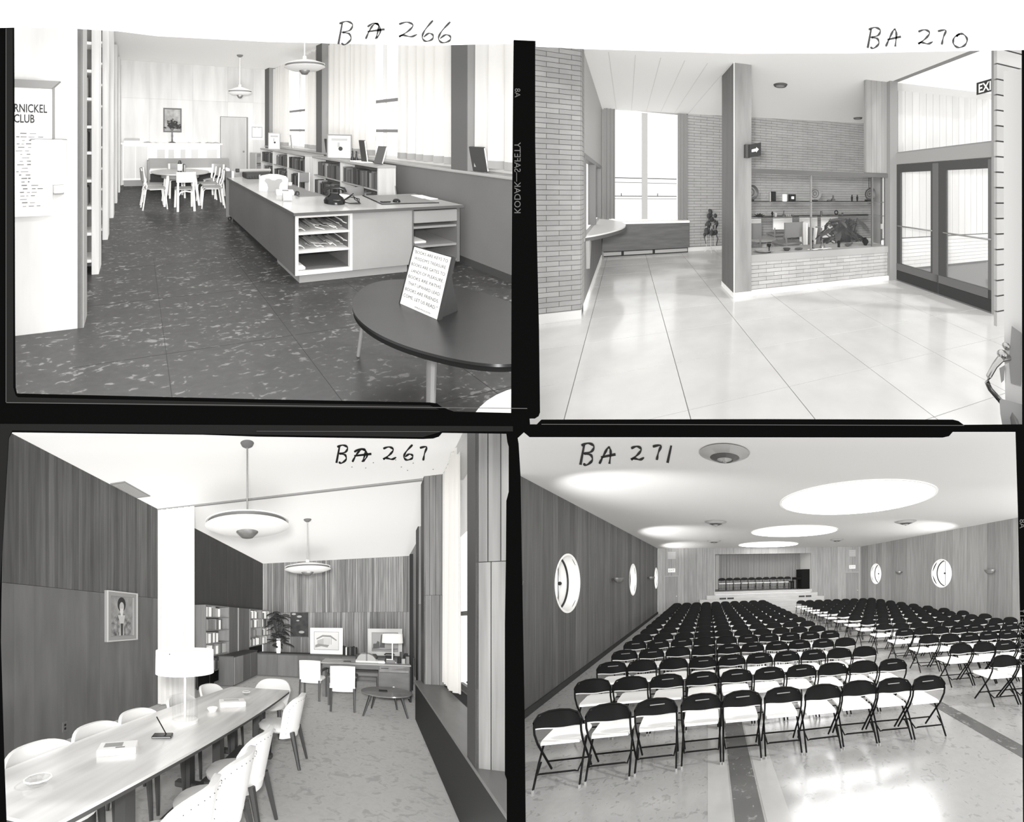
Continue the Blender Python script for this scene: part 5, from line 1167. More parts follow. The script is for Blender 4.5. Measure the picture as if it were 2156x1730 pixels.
desk_thing('ink_set', 'cluster of dark desk pots at the desk\'s right end', 'desk set', .6, 7.95, lambda t: ([make('pot', MB().cyl(x, y, .76, .76 + h, .035, n=10), m_, t, True) for x, y, h, m_ in ((.52, 7.9, .12, drk), (.6, 7.85, .1, lg), (.66, 8.0, .2, drk), (.58, 8.1, .22, dkw), (.68, 7.85, .15, gm))],))
desk_thing('desk_blotter', 'thin blotter lying at the left of the desk', 'blotter', -.7, 7.9, lambda t: (make('sheet', MB().box(-.85, -.45, 7.7, 8.1, .76, .765), lg, t), make('pad', MB().box(-.6, -.45, 7.75, 7.9, .765, .775), dkw, t)))
t = thing('desk_lamp', 'small white drum-shaded lamp on the desk', 'lamp', (.39, 7.93, .76)); 
make('base', MB().lathe([(0, 0), (.08, 0), (.08, .015), (.02, .03), (0, .03)], 20, (.39, 7.93, .76)), whitem, t, True); make('pole', MB().cyl(.39, 7.93, .78, 1.2, .012, n=8), whitem, t); make('shade', MB().lathe([(.21, 1.18), (.2, 1.37), (.195, 1.37), (.205, 1.18), (.21, 1.18)], 28, (.39, 7.93, 0)), mat('shade_white', .95, .8, trl=.3), t, True)
# white armchairs at the desk
vin = mat('vinyl_white', .82, .4); legm = mat('chair_leg', .06, .45)
def armchair(x, y, rz, lab, hb=.83):
    t = thing('armchair', lab, 'chair', (x, y, 0), 'white-backed armchairs at the desk'); T = place(x, y, 0, rz)
    rows = [[(s_ * .22 * (1 - .05 * (z - .8) ** 2), -.22 - .04 * (1 - s_ * s_) - .06 * (z - .4), z + (.0 if z < hb - .01 else -.012 * s_ * s_)) for z in (.36, .42, .6, .78, hb)] for s_ in [-1 + i / 4 for i in range(9)]]
    make('backrest', MB(T).slab(rows, (0, .06, 0)), vin, t, True); make('seat', MB(T).cbox(-.23, .23, -.18, .25, .38, .46, .03), vin, t)
    for s_ in (-1, 1):
        make('leg', MB(T).tube([(s_ * .2, -.24, .42), (s_ * .21, -.27, 0)], .02, 6), legm, t); make('leg', MB(T).tube([(s_ * .24, .2, .62), (s_ * .24, .23, 0)], .02, 6), legm, t)
        make('arm', MB(T).tube([(s_ * .23, -.2, .62), (s_ * .27, .0, .64), (s_ * .26, .22, .62)], .024, 6), legm, t, True)
armchair(-1.22, 7.5, -.1, 'white-backed armchair at the desk\'s left end, its back to the camera')
armchair(-.55, 6.78, .12, 'white-backed armchair before the desk beside the oval coffee table')
t = thing('armchair', 'dark grey armchair tucked behind the desk, seen through the kneehole', 'chair', (-.1, 8.9, 0)); make('seat', MB().cbox(-.45, .15, 8.5, 8.95, .36, .45, .03), gm, t); make('backrest', MB().cbox(-.4, .1, 8.95, 9.05, .45, .84, .03), dkw, t)
for a_, b_ in ((-.4, 8.55), (.1, 8.55), (-.4, 9.0), (.1, 9.0)): make('leg', MB().cyl(a_, b_, 0, .38, .02, n=6), legm, t)
# coffee table
t = thing('oval_coffee_table', 'low oval coffee table with dark splayed legs near the desk', 'table', (.22, 6.56, 0))
make('tabletop', MB().lathe([(0, .385), (.40, .385), (.42, .395), (.42, .41), (0, .412)], 48, (.22, 6.56, 0), 1, 1.1), mat('coffee_top', .22, .12, 'grain', .2, (3, 20, 3), spec=.6), t, True)
for a_, b_ in ((-.20, 6.35), (.6, 6.42), (-.05, 6.95), (.45, 6.98)): make('leg', MB().tube([(.22 + (a_ - .22) * .6, 6.56 + (b_ - 6.56) * .6, .39), (a_ * .9 + .02, b_, 0)], .02, 8, taper=[.026, .014]), mat('leg_black', .02, .4), t, True)
o = make('booklet', MB().cbox(.1, .24, 6.5, 6.6, .413, .43, .003), drk); tag(o, 'black booklet lying on the oval coffee table', 'book')
# conference table
tw = mat('conf_top', .80, .24, 'grain', .16, (6, .7, 6), spec=.55, coat=.5); te = mat('conf_edge', .07, .4)
t = thing('conference_table', 'long boat-shaped wooden conference table in the foreground', 'table', (-1.5, 3, 0))
def xc_(y): return -1.44 + .094 * (y - 4.5)
def hw(y): return .47 - .07 * ((y - 2.9) / 1.65) ** 2
ysn = [1.19 + (4.5 - 1.19) * i / 20 for i in range(21)]
pl = [(xc_(y) + hw(y), y) for y in ysn] + [(xc_(y) - hw(y), y) for y in ysn[::-1]]
make('tabletop', MB().prism(pl, 'z', .722, .74), tw, t); make('top_edge', MB().prism([(x_ * 1.0, y_) for x_, y_ in pl], 'z', .70, .7215), te, t)
pl2 = [(xc_(y) + hw(y) - .13, y) for y in ysn[1:-1]] + [(xc_(y) - hw(y) + .13, y) for y in ysn[1:-1][::-1]]
make('apron', MB().prism(pl2, 'z', .62, .70), te, t)
for y_ in (1.9, 3.1, 4.05):
    make('trestle_leg', MB().box(xc_(y_) + .12, xc_(y_) + .2, y_ - .05, y_ + .05, 0, .66), te, t); make('trestle_leg', MB().box(xc_(y_) - .2, xc_(y_) - .12, y_ - .05, y_ + .05, 0, .66), te, t)
    make('trestle_foot', MB().cbox(xc_(y_) - .3, xc_(y_) + .34, y_ - .04, y_ + .04, 0, .06), te, t)
make('floor_rail', MB().box(-1.56, -1.48, 1.9, 4.05, .06, .12), te, t)
nail = mat('nail', .12, .4)
def conf_chair(x, y, rz, lab, det=1, top=.80):
    t = thing('conference_chair', lab, 'chair', (x, y, 0), 'white upholstered chairs round the conference table'); T = place(x, y, 0, rz)
    rows = []
    n = 16
    for i in range(n + 1):
        s_ = -1 + 2 * i / n; a_ = s_ * 1.12; col_ = []
        tp = top - .14 * abs(s_) ** 3.6
        for j in range(7):
            q = j / 6; z = .33 + (tp - .33) * q; rx = .21 + .065 * q; ry = .21 + .05 * q
            col_.append((rx * math.sin(a_) / math.sin(1.12), -ry * math.cos(a_) + .03 - .045 * q, z))
        rows.append(col_)
    bk = make('backrest', MB(T).slab(rows, (0, .035, 0)), vin, t, True)
    if det:
        nb_ = MB(T)
        for i in list(range(1, n)):
            p = rows[i][6]; nb_.ball(p[0] * .99, p[1] - .005, p[2] - .035, .0035, 5, 3)
        for j in range(1, 6):
            for q in (1, n - 1): p = rows[q][j]; nb_.ball(p[0], p[1] - .005, p[2], .0035, 5, 3)
        make('nail_trim', nb_, nail, bk or t)
    make('seat', MB(T).lathe([(0, .37), (.19, .375), (.235, .40), (.24, .43), (.215, .455), (.12, .468), (0, .47)], 24, (0, .04, 0), .92, 1.02), vin, t, True)
    for s_ in (-1, 1):
        make('leg', MB(T).tube([(s_ * .15, -.16, .4), (s_ * .18, -.25, 0)], .02, 6, taper=[.03, .017]), legm, t, True)
        make('leg', MB(T).tube([(s_ * .18, .2, .4), (s_ * .19, .22, 0)], .02, 6, taper=[.028, .016]), legm, t, True)
    return t
sd = ('nearest the camera', 'second from the camera', 'third from the camera', 'fourth from the camera', 'farthest from camera')
for k, y_ in enumerate((1.8, 2.3, 2.78, 3.5, 4.2)): conf_chair(-1.93 + .03 * (k - 2), y_, -PI / 2 - .09, 'white conference chair on the wall side of table, ' + sd[k], 0)
for k, (x_, y_) in enumerate(((-1.05, 1.66), (-1.01, 2.15), (-1.02, 2.66), (-1.01, 4.02))): conf_chair(x_, y_, PI / 2 - .05, 'white studded conference chair on the open side of table, ' + (sd[:3] + ('set apart farther back',))[k])
conf_chair(-1.42, 4.95, PI, 'white conference chair at the far end of the table', 0, .76)
# things on the conference table
Z = .7405
t = thing('table_lamp', 'tall table lamp with broad white drum shade on the conference table', 'lamp', (-1.59, 2.78, Z))
make('base', MB().lathe([(0, 0), (.115, 0), (.118, .03), (.1, .04), (.03, .045), (0, .05)], 36, (-1.59, 2.78, Z)), whitem, t, True)
make('pole', MB().cyl(-1.59, 2.78, Z + .04, 1.36, .011, n=10), whitem, t); make('glass_cylinder', MB().lathe([(.115, .04), (.115, .45)], 36, (-1.59, 2.78, Z)), glass('lamp_glass', .97, .06), t, True)
sh_ = make('shade', MB().lathe([(.255, 1.185), (.252, 1.39), (.247, 1.39), (.25, 1.185), (.255, 1.185)], 48, (-1.59, 2.78, 0)), mat('lampshade', .97, .8, emit=.35), t, True)
make('shade_top', MB().lathe([(0, 1.375), (.247, 1.375), (.247, 1.38), (0, 1.38)], 36, (-1.59, 2.78, 0)), mat('lampshade', .97, .8), t, True); make('finial', MB().ball(-1.59, 2.53, 1.372, .008, 8, 5), gm, sh_, True)
def flatbox(nm, lab, cat, x, y, rz, w, d, h, extra=None, m_=None):
    t = thing(nm, lab, cat, (x, y, Z)); T = place(x, y, Z, rz); make('body', MB(T).cbox(-w / 2, w / 2, -d / 2, d / 2, 0, h, .004), m_ or pap, t)
    if extra: extra(t, T)
    return t
flatbox('storage_box', 'white flat box with a grey window label on near table half', 'box', -1.68, 2.02, .55, .25, .16, .045, lambda t, T: (make('label_panel', MB(T).box(-.09, .03, -.03, .05, .045, .047), lg, t), make('printed_mark', MB(T).box(-.01, .05, -.055, -.04, .045, .0465), gm, t)))
flatbox('storage_box', 'white flat box on the far half of the conference table', 'box', -1.43, 3.5, .5, .27, .17, .055, lambda t, T: (make('label_panel', MB(T).box(-.09, .07, -.03, .05, .055, .057), mat('pale_card', .66, .6), t),))
t = flatbox('pen_stand', 'black flat pen stand with slanted pen before the table lamp', 'pen holder', -1.56, 2.38, .35, .15, .09, .02, None, mat('stand_black', .012, .25)); make('pen', MB().tube([(-1.54, 2.40, Z + .02), (-1.60, 2.36, Z + .16)], .005, 6), mat('stand_black', .012, .25), t, True)
def ashtray(lab, x, y, r, gl, tr=True):
    t = thing('glass_ashtray', lab, 'ashtray', (x, y, Z)); make('dish', MB().lathe([(0, .0), (r * .6, .0), (r, .035), (r * .93, .04), (r * .5, .012), (0, .01)], 10, (x, y, Z)), glass('ash_glass', .97, .10) if tr else whitem, t); make('rim', MB().lathe([(r, .034), (r * 1.02, .038), (r * .93, .042), (r * .92, .038), (r, .034)], 10, (x, y, Z)), whitem, t)
ashtray('faceted clear glass ashtray on the near end of the table', -1.76, 1.47, .07, 1); ashtray('small white round dish between box and lamp', -1.52, 3.2, .055, 0, False); ashtray('small glass ashtray near the far end of the table', -1.47, 4.05, .05, 1)
# pendants
steelb = mat('lamp_steel', .3, .3, metal=.5)
pendant('large white saucer pendant lamp above the conference table', -1.48, 4.11, ZC, 2.80, .52, 'board room pendants', mat('pendant_white', .92, .4), steelb, gm)
pendant('white saucer pendant lamp farther back, above the desk area', -1.35, 7.62, ZC, 2.75, .50, 'board room pendants', mat('pendant_white', .92, .4), steelb, gm)
# window side
struct('wall_right', MB().box(XR, XR + .1, 6.2, YF, 0, ZC), mat('board_right_wall', .3, .6))
def pier(lab, x0, x1, y0, y1, z0, lower, m_, dark):
    t = struct('wall_pier', MB().box(x0 + .02, x1, y0 + .02, y1, z0, ZC), dark, lab)
    for za, zb, nn in ((z0, 2.03, lower), (2.035, ZC, lower + 1)):
        w_ = (x1 - x0) / nn
        for k in range(nn): make('board', MB().box(x0 + k * w_ + .003, x0 + (k + 1) * w_ - .003, y0, y0 + .02, za, zb), m_, t)
    make('side_board', MB().box(x0, x0 + .02, y0, y1, z0, ZC), dark, t)  # dark colour puts the shade on the unlit side of the pier
pier('broad board-faced window pier nearest the camera', .64, 1.0, 2.65, 2.86, .68, 4, wdr, mat('pier_dark', .055, .5))
pier('board-faced pier beyond the sheer curtain', .74, 1.06, 5.9, 6.25, .68, 3, mat('board_wood_pier2', .2, .5, 'grain', .3, (20, 20, .8), rnd=.3), dkw)
pier('farthest board-faced pier behind the desk', 1.0, 1.3, 9.0, 9.4, 0, 3, mat('board_wood_pier2', .2, .5, 'grain', .3, (20, 20, .8), rnd=.3), dkw)
struct('trim_3', MB().box(.83, .9, 9.02, 9.1, 0, 3.22), drk, 'black upright strip for the shaded pier side behind the right end of the desk')  # black strip paints the shaded side of the far pier
t = struct('window_bench', MB().box(.65, .67, .9, 6.2, .06, .655), mat('bench_front', .022, .5, spec=.2), 'dark window bench casing under the board room windows')
make('top', MB().cbox(.63, 1.3, .9, 6.25, .655, .68, .006), mat('bench_top', .2, .35, 'grain', .1, (10, 2, 2), spec=.5), t)
make('toe_board', MB().box(.68, .70, .9, 6.2, 0, .06), drk, t)
g = MB()
for k in range(60): g.box(1.0, 1.16, 3.2 + k * .044, 3.222 + k * .044, .681, .686)
make('grille_bar_set', g, drk, t)
struct('wall_right_lower', MB().box(1.28, 1.3, .9, 6.2, 0, .68), drk)
w = struct('window_1', MB().box(1.22, 1.27, 3.05, 5.9, .68, .74), mat('window_frame', .2, .4)); make('glass', MB().box(1.235, 1.24, 3.05, 5.9, .74, ZC), glass(), w)
for y_ in (3.85, 3.06): make('mullion', MB().box(1.19, 1.25, y_, y_ + .07, .68, ZC), mat('mullion_dark', .035, .35), w)
make('transom', MB().box(1.2, 1.25, 3.1, 5.9, 1.72, 1.78), mat('window_frame', .2, .4), w)
make('window_head', MB().box(1.0, 1.27, 3.05, 5.9, ZC - .12, ZC), mat('head_light', .6, .5), w)
curtain('curtain', 'narrow white sheer curtain hanging at the board room window', 4.9, 5.85, 1.0, .74, ZC - .03, mat('sheer', .95, .8, trl=.45), .13, .035, 'y')
t = thing('sill_sprig', 'thin dark-leaved sprig standing on window bench in the nearest window', 'plant', (1.12, 4.6, .68))
tw_ = MB(); rr = random.Random(2)
tw_.tube([(1.12, 4.6, .69), (1.13, 4.62, 1.1), (1.1, 4.7, 1.5), (1.12, 4.6, 1.8)], .004, 4); make('stem', tw_, lf, t)
for k in range(14):
    z = .85 + k * .07; make('leaf', MB().ball(1.12 + rr.uniform(-.06, .05), 4.6 + rr.uniform(-.25, .2), z, rr.uniform(.012, .028), 7, 4, .6), lf, t)
make('pot', MB().cyl(1.12, 4.6, .68, .76, .04, .05, 10), gm, t)
zc_at3 = lambda u, v: R3.atz(u, v, ZC - .004)
numeral('handwritten_number', 'black inked number BA 267 handwritten on the board room ceiling', [('B', 705, 936, 28, 38), ('a', 742, 944, 38, 28), ('2', 804, 940, 30, 28), ('6', 848, 936, 24, 32), ('7', 882, 939, 20, 30)], zc_at3, (0, 0, -.002), 2.1, None, (.2, 3.5, ZC))
rr = random.Random(6); sp_ = thing('ink_spatter', 'small faint ink specks below the number on the board room ceiling', 'ink marks', (.2, 3.7, ZC))
for u, v in ((770, 985), (786, 974), (845, 983), (858, 990), (870, 975), (912, 988), (741, 983), (833, 968)):
    p = zc_at3(u, v); make('speck', MB().cyl(p[0], p[1], ZC - .006, ZC - .001, .008, n=8), mat('faint_ink', .2, .5), sp_)
# ================================================================== the assembly hall (lower right)
use(R4)
XL, XR, YF, ZC = -2.87, 9.7, 19.5, 3.8
hf = mat('hall_floor', .40, .25, 'fleck', .08, (14, 14, 14), g2=.27, lo=.58, hi=.68, detail=5, spec=.5, coat=.5)
hfl = mat('hall_floor_light', .47, .22, 'blotch', .06, (4, 4, 4), spec=.5)
hfd = mat('hall_floor_dark', .10, .25, 'fleck', .1, (16, 16, 16), g2=.26, lo=.62, hi=.70, spec=.5)
fl = MB(); fl.box(XL - .1, XR + .1, 1, YF + 3, -.1, 0); floor4 = struct('floor', fl, hf)
for x0, x1, m_ in ((.24, .5, hfd), (3.6, 3.85, hfd), (.0, .22, hfl), (.52, .74, hfl)):
    a = MB(); a.box(x0, x1, 1, YF, -.002, .0025); make('floor_strip', a, m_, floor4)
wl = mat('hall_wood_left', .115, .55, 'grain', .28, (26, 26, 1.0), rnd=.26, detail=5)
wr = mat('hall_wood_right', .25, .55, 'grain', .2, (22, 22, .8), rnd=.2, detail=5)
wf = mat('hall_wood_far', .27, .55, 'grain', .18, (14, 14, .8), rnd=.14)
drk = mat('dark_base', .02, .6)
back = mat('hall_backing', .05, .8)
wall = struct('wall_left', MB().prism([(1, -.02), (YF, -.02), (YF, .12), (1, .12)], 'x', XL - .02, XL + .03), drk)
PL = [(7.3, 2.09, .6), (13.22, 2.08, .6), (18.9, 2.08, .58)]
PR = [(12.2, 2.05, .58), (17.55, 2.05, .58)]
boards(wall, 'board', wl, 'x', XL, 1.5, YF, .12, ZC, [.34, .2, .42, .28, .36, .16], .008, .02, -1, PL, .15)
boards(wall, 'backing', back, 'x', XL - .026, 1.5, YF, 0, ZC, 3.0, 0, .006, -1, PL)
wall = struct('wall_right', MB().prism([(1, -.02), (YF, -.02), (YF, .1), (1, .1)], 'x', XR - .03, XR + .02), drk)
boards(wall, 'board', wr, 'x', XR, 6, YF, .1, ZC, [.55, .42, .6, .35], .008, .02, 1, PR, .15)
ceil = struct('ceiling', MB().box(XL - .1, XR + .1, 1, YF + 3, ZC, ZC + .1), mat('hall_ceiling', .68, .5, spec=.3))
boards(wall, 'backing', back, 'x', XR + .026, 6, YF, 0, ZC, 3.4, 0, .006, 1, PR)
# portholes: deep white reveal, rim, pivot bar and outer pane
wht = mat('hall_white', .85, .5)
def porthole(X, y, z, r, s, lab, i):
    t = thing('porthole_window', lab, 'window', (X, y, z - r), 'round porthole windows of the hall')
    def ring(r0, r1, x0, x1, n=40):
        m = MB(); vs = []
        for k in range(n):
            a = 2 * PI * k / n; c, q = math.cos(a), math.sin(a)
            vs += [(x0, y + r0 * c, z + r0 * q), (x0, y + r1 * c, z + r1 * q), (x1, y + r1 * c, z + r1 * q), (x1, y + r0 * c, z + r0 * q)]
        fs = []
        for k in range(n):
            j = (k + 1) % n
            for e in range(4): fs.append((k * 4 + e, k * 4 + (e + 1) % 4, j * 4 + (e + 1) % 4, j * 4 + e))
        return m.add(vs, fs)
    make('reveal', ring(r - .02, r + .02, X - s * .006, X + s * .42), wht, t, True)
    make('sash_rim', ring(r - .05, r - .02, X + s * .22, X + s * .25), drk, t, True)
    make('pane', MB().prism([(y + (r - .03) * math.cos(a), z + (r - .03) * math.sin(a)) for a in [2 * PI * k / 32 for k in range(32)]], 'x', X + s * .235, X + s * .24), glass(), t)
    b = MB(); b.tube([(X + s * .2, y, z - r + .05), (X + s * .2, y, z + r - .05)], .008, 6); b.ball(X + s * .17, y, z, .04, 10, 6)
    make('latch', b, drk, t, True)
porthole(XL, *PL[0], -1, 'large round porthole nearest the camera in the left hall wall', 0)
porthole(XL, *PL[1], -1, 'narrow round porthole midway along the left hall wall', 1)
porthole(XL, *PL[2], -1, 'slim farthest porthole of left hall wall, close to the stage wall corner', 2)
porthole(XR, *PR[0], 1, 'large round porthole nearer the camera in the right hall wall', 3)
porthole(XR, *PR[1], 1, 'small round porthole of right hall wall, beside the far right door', 4)
# far wall with stage opening and two doors
far = struct('wall_far', MB().prism([(XL, 0), (.45, 0), (.45, 3.42), (6.4, 3.42), (6.4, 0), (XR, 0), (XR, ZC), (XL, ZC)], 'y', YF + .03, YF + .06), back)
boards(far, 'board', wf, 'y', YF, XL, -2.46, 0, ZC, .3, .01, .02, 1, (), .2)
boards(far, 'board', wf, 'y', YF, -2.46, -1.7, 2.2, ZC, .38, .01, .02, 1)
boards(far, 'board', wf, 'y', YF, -1.7, .45, 0, ZC, [.35, .28, .42], .01, .02, 1, (), .2)
boards(far, 'board', wf, 'y', YF, .45, 6.4, 3.42, ZC, [.6, .5], .01, .02, 1, (), .2)
boards(far, 'board', wf, 'y', YF, 6.4, 8.68, 0, ZC, [.4, .3, .45], .01, .02, 1, (), .2)
boards(far, 'board', wf, 'y', YF, 8.68, 9.6, 2.18, ZC, .46, .01, .02, 1)
make('board', MB().box(9.6, XR + .05, YF, YF + .02, 0, ZC), wf, far)
dm = mat('hall_door', .2, .5, 'grain', .15, (20, 20, 1))
fm = mat('hall_frame', .3, .5)
steel = mat('hall_steel', .5, .3, metal=.8)
for n_, x0, x1, side in (('door_1', -2.44, -1.72, 'left'), ('door_2', 8.7, 9.58, 'right')):
    d = struct(n_, MB().cbox(x0, x1, YF + .02, YF + .07, 0, 2.14), dm, 'plain wooden door in the %s end of the stage wall' % side)
    make('door_frame', MB().prism([(x0 - .06, 0), (x0 - .06, 2.2), (x1 + .06, 2.2), (x1 + .06, 0), (x1, 0), (x1, 2.14), (x0, 2.14), (x0, 0)], 'y', YF - .02, YF + .04), fm, d)
    make('handle', MB().ball(x1 - .08, YF - .03, 1.0, .035, 8, 5), steel, d, True)
    xc = (x0 + x1) / 2
    s_ = thing('exit_sign', 'small pale exit sign above the %s door of the stage wall' % side, 'sign', (xc, YF, 2.4), 'exit signs over the hall doors')
    make('sign_box', MB().box(xc - .2, xc + .2, YF - .06, YF, 2.4, 2.62), wht, s_)
    vs, fs = text_shape('EXIT', .16, align='CENTER'); make('lettering', MB().add([(xc + x, YF - .065, 2.455 + y) for x, y in vs], fs), drk, s_, fixn=False)
    v_ = thing('wall_grille', 'square louvred grille high above the %s door of the stage wall' % side, 'grille', (xc, YF, 3.2))
    make('grille_frame', MB().box(xc - .25, xc + .25, YF - .02, YF, 3.17, 3.62), mat('grille', .3, .5), v_)
    g = MB()
    for k in range(7): g.box(xc - .21, xc + .21, YF - .035, YF - .02, 3.2 + k * .058, 3.225 + k * .058)
    make('louvre_set', g, mat('grille_light', .45, .5), v_)
# stage
sf = mat('stage_floor', .12, .4); st = mat('stage_step', .42, .45, 'grain', .08, (2, 10, 10))
stage = struct('floor_stage', MB().box(.45, 6.4, YF, YF + 3.4, 1.05, 1.18), sf)
s2 = struct('wall_stage', MB().box(.3, .45, YF + .05, YF + 3.4, 1.18, 3.6), mat('stage_side', .42, .6))
struct('wall_stage', MB().box(6.4, 6.55, YF + .05, YF + 3.4, 1.18, 3.6), mat('stage_side', .42, .6))
struct('wall_stage', MB().box(.3, 6.55, YF + 3.0, YF + 3.1, 1.18, 3.7), mat('stage_side', .42, .6))
for k, (x0, x1, z1, y0) in enumerate(((-.45, 7.1, .76, YF - .45), (-.05, 6.75, .98, YF - .25), (-.9, 7.5, .5, YF - .75), (-1.3, 7.9, .25, YF - 1.05))):
    struct('trim_%d' % (k + 1), MB().box(x0, x1, y0, YF + .02, 0 if k == 3 else z1 - .26, z1), st, 'pale step below the stage')
struct('trim_5', MB().box(.4, 6.45, YF - .05, YF + .1, 1.0, 1.18), st, 'pale nosing along the stage front')
for x0, x1, z in ((.65, 1.55, .8), (5.45, 6.3, .78)):
    v_ = thing('stage_vent', 'dark slotted vent in the stage step under the %s' % ('curtain\'s near edge' if x0 < 2 else 'piano'), 'vent', (x0, YF - .46, z - .07))
    make('vent_frame', MB().box(x0, x1, YF - .47, YF - .45, z - .08, z + .06), mat('grille_light', .45, .5), v_)
    g = MB()
    for k in range(2): g.box(x0 + .03 + k * (x1 - x0) / 2, x0 + (x1 - x0) * (k + 1) / 2 - .03, YF - .48, YF - .465, z - .06, z + .04)
    make('slot', g, drk, v_)
cm = mat('stage_curtain', .2, .8)
curtain('stage_curtain', 'grey pleated curtain closing the back of the stage', .75, 6.3, YF + 2.2, 1.18, 3.6, cm, .2, .07)
p = thing('upright_piano', 'dark upright piano standing at the right end of the stage', 'piano', (6.1, YF + .6, 1.18))
pm = mat('piano_black', .010, .8, spec=.05)
make('case', MB().cbox(5.86, 6.38, YF + .2, YF + 1.5, 1.2, 2.43), pm, p)
make('keyboard', MB().cbox(5.56, 5.86, YF + .25, YF + 1.45, 1.78, 1.92), pm, p)
for dy in (.3, 1.38): make('leg', MB().box(5.58, 5.64, YF + dy, YF + dy + .06, 1.18, 1.78), pm, p)
p = thing('piano_bench', 'low dark bench at the piano on stage', 'bench', (5.35, YF + .8, 1.18))
make('seat', MB().cbox(5.2, 5.45, YF + .5, YF + 1.1, 1.62, 1.68), pm, p)
for a in (5.22, 5.4):
    for b in (.53, 1.03): make('leg', MB().box(a, a + .04, YF + b, YF + b + .04, 1.18, 1.62), pm, p)
# ceiling fittings
glow = mat('hall_light_panel', 1, .6, emit=6)
for k, (x, y) in enumerate(((3.25, 6.85), (3.28, 12.1), (3.3, 17.5))):
    t = thing('ceiling_light', 'wide round glowing ceiling light recess, %s from the camera along the hall' % ('nearest', 'second', 'farthest')[k], 'ceiling light', (x, y, ZC - .02), 'round luminous ceiling recesses')
    make('diffuser', MB().lathe([(0, ZC - .012), (1.62, ZC - .012), (1.62, ZC - .002), (0, ZC - .002)], 56, (x, y, 0)), glow, t)
    make('rim', MB().lathe([(1.62, ZC - .015), (1.67, ZC - .015), (1.67, ZC), (1.62, ZC), (1.62, ZC - .015)], 56, (x, y, 0)), wht, t, True)
vm = mat('diffuser_metal', .10, .35, metal=.3); vm2 = mat('diffuser_light', .40, .3)
for k, (x, y, big) in enumerate(((.22, 4.27, 1), (.24, 9.84, 0), (.29, 15.3, 0), (6.35, 9.6, 0), (6.26, 15.04, 0))):
    t = thing('air_diffuser', ('large stepped round metal air diffuser in the ceiling nearest the camera', 'dark round diffuser in ceiling left of the nearest light recess', 'small dark diffuser in ceiling beside the farthest light recesses, left row', 'dark round diffuser in ceiling between the lights and right wall, nearer one', 'small diffuser in ceiling between the lights and right wall, farther one')[k], 'air diffuser', (x, y, ZC - .1))
    for j, (r0, r1, z0, z1) in enumerate(((.33, .2, .012, .07), (.22, .11, .05, .1), (.13, .02, .075, .12))):
        make('cone_ring' if j != 1 else 'inner_ring', MB().lathe([(r0, ZC - z0), (r1, ZC - z1), (r1 - .015, ZC - z1 + .01), (r0 - .04, ZC - z0 + .012), (r0, ZC - z0)], 36, (x, y, 0)), (vm2, vm, vm2)[j], t, True)
    make('hub', MB().ball(x, y, ZC - .1, .04, 10, 6), steel, t, True)
def sconce(X, y, z, s, lab):
    t = thing('wall_sconce', lab, 'wall lamp', (X, y, z - .12), 'bowl wall lamps of the hall')
    c = X + s * .2
    make('bowl', MB().lathe([(0, z - .13), (.08, z - .115), (.14, z - .05), (.155, z + .02), (.145, z + .02), (.13, z - .04), (.07, z - .1), (0, z - .115)], 20, (c, y, 0)), mat('sconce_metal', .3, .3, metal=.7), t, True)
    make('bracket', MB().tube([(X, y, z - .03), (c, y, z - .03)], .02, 8), drk, t, True)
for y, q in ((4.9, 'nearest the camera'), (10.38, 'between the two nearer portholes'), (16.23, 'between the two farther portholes')): sconce(XL, y, 2.15, 1, 'round metal bowl lamp on left hall wall ' + q)
for y, q in ((9.63, 'nearest the camera'), (14.96, 'between the two portholes')): sconce(XR, y, 2.15, -1, 'round metal bowl lamp on right hall wall ' + q)
for (x, y, z), (px_, py_), e in (((XL + .2, 4.9, 2.2), (-1.18, 6.05), 420), ((XL + .2, 10.38, 2.2), (-1.21, 12.24), 90), ((XL + .2, 16.23, 2.2), (-1.5, 17.65), 25), ((XR - .2, 9.63, 2.2), (7.69, 10.96), 80), ((XR - .2, 4.3, 2.2), (7.87, 7.59), 260)):
    l = bpy.data.lights.new('sconce_bulb', 'SPOT'); l.energy = e; l.spot_size = .9; l.spot_blend = 1; l.shadow_soft_size = .03
    o = bpy.data.objects.new('sconce_bulb', l); COL.objects.link(o); o.location = R4.map((x, y, z)); o.rotation_euler = (R4.map((px_, py_, ZC)) - o.location).to_track_quat('-Z', 'Y').to_euler()
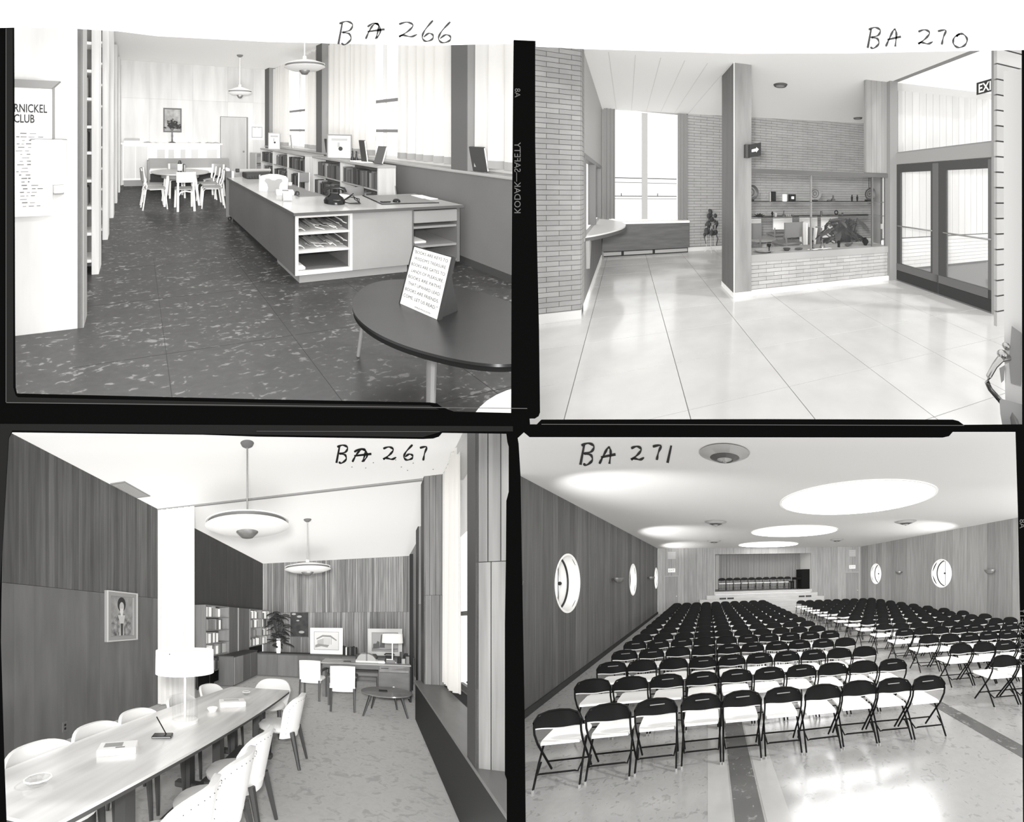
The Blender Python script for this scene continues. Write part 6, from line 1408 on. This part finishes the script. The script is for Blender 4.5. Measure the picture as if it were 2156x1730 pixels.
# folding chairs
blkp = mat('chair_black', .009, .6, spec=.1); seatm = mat('chair_seat', .9, .45, spec=.4); trimm = mat('chair_trim', .8, .4); slot = mat('chair_slot', .3, .5)
cap = mat('chair_foot', .4, .5)
def folding_chair(x, y, lab, group, det=2, z=0, rz=0, seat_up=False):
    t = thing('folding_chair', lab, 'chair', (x, y, z), group)
    T = place(x, y, z, rz)
    def mk(n_, m, mt, sm=True, par=t): m.T = None; return make(n_, m, mt, par, sm)
    # backrest: arched panel, slightly dished
    rows = []
    n = 12 if det > 1 else 8
    for i in range(n + 1):
        s_ = -1 + 2 * i / n; xx = s_ * .236
        top = .80 - .09 * abs(s_) ** 3.4 ; bot = .63 - .012 * math.cos(s_ * PI); yy = .045 * (1 - s_ * s_)
        rows.append([(xx, yy, bot), (xx, yy + .004, (top + bot) / 2), (xx, yy - .006, top)])
    b = MB(T).slab(rows, (0, .02, 0)); bk = mk('backrest', b, blkp)
    if det > 1 or det == 1:
        mk('back_edge', MB(T).tube([(r[0][0], r[0][1] + .006, r[0][2] - .006) for r in rows], .009, 6), trimm, True, bk or t)
    if det > 1 and (int(x * 7 + y * 3) % 3):
        mk('slot', MB(T).slab([[(-.07, .038, .735), (-.07, .038, .745)], [(.09, .038, .74), (.09, .038, .75)]], (0, -.004, 0)), slot, False, bk or t)
    # seat
    pts = [(-.19, .06), (.19, .06), (.205, .12), (.205, .40), (.17, .45), (-.17, .45), (-.205, .40), (-.205, .12)]
    mk('seat', MB(T).prism(pts, 'z', .435, .462), seatm, False)
    rail_ = MB(T)
    def post(s_): return [(s_ * .225, .0, .66), (s_ * .225, .01, .58), (s_ * .222, .07, .45), (s_ * .212, .36, .02)]
    def rear(s_): return [(s_ * .212, .21, .435), (s_ * .217, .08, .24), (s_ * .222, -.03, .02)]
    if det > 1:
        arch = [(-.225, .0, .66), (-.222, .0, .72), (-.19, .02, .775), (-.1, .037, .803), (0, .042, .81), (.1, .037, .803), (.19, .02, .775), (.222, .0, .72), (.225, .0, .66)]
        mk('back_frame', MB(T).tube(arch, .011, 7), blkp)
        for s_ in (-1, 1):
            mk('leg', MB(T).tube(post(s_), .011, 7), blkp); lg_ = mk('leg', MB(T).tube(rear(s_), .011, 7), blkp)
            mk('foot', MB(T).cyl(s_ * .222, -.033, 0, .03, .014, n=8), cap, True, lg_ or t)
        mk('stretcher', MB(T).tube([(-.212, .12, .23), (-.195, -.0, .1 + .06), (-.17, -.01, .175), (.17, -.01, .175), (.195, 0, .16), (.212, .12, .23)], .009, 6), blkp)
        mk('stretcher', MB(T).tube([(-.215, .28, .15), (.215, .28, .15)], .009, 6), blkp)
    else:
        f = MB(T)
        for s_ in (-1, 1): f.tube(post(s_), .011, 5); f.tube(rear(s_), .011, 5)
        f.tube([(-.215, .02, .14), (.215, .02, .14)], .007, 4)
        mk('chair_frame', f, blkp)
    return t
for r in range(16):
    for c in range(10):
        y = 3.80 + .875 * r - .12 * max(0, 1 - c / 2.5) * (r == 0); x = -1.55 + .49 * c
        lab = 'folding chair %s from the wall, %s row from camera, left block' % (ORD[c], ORD[r])
        if c == 9: lab = 'aisle-end folding chair, %s row from camera, left block' % ORD[r]
        if c == 0: lab = 'wall-end folding chair, %s row from camera, left block' % ORD[r]
        if r == 15: lab = 'folding chair %s from the wall, row closest to stage, left block' % ORD[c]
        folding_chair(x + random.uniform(-.012, .012), y + random.uniform(-.02, .02), lab, 'folding chairs of the left block', 2 if r < 5 else 1 if r < 9 else 0, 0, random.uniform(-.02, .02))
for r in range(14):
    for c in range(9):
        y = 4.45 + .88 * r; x = 4.66 + .487 * c
        if r > 10 and c == 0: x += .03
        lab = 'folding chair %s from the aisle, %s row from camera, right block' % (ORD[c], ORD[r])
        if c == 0: lab = 'aisle-end folding chair, %s row from camera, right block' % ORD[r]
        o = (R4.map((x, y, .8)).x / PX)
        if o > 2200: continue
        folding_chair(x + random.uniform(-.006, .006), y + random.uniform(-.02, .02), lab, 'folding chairs of the right block', 2 if r < 4 else 1 if r < 8 else 0, 0, random.uniform(-.015, .015))
for k in range(10):
    folding_chair(.9 + k * .48, YF + 1.35, 'folding chair facing the hall on stage, %s from the curtain\'s left edge' % ORD[k], 'row of folding chairs on the stage', 0, 1.18, PI)
zc_at = lambda u, v: R4.atz(u, v, ZC - .004)
numeral('handwritten_number', 'black inked number BA 271 handwritten on the hall ceiling beside a diffuser',
        [('B', 1218, 932, 34, 46), ('A', 1262, 942, 34, 34), ('2', 1326, 939, 30, 30), ('7', 1372, 936, 24, 32), ('1', 1395, 938, 26, 36)], zc_at, (0, 0, -.002), 2.5, None, (0.0, 5, ZC))
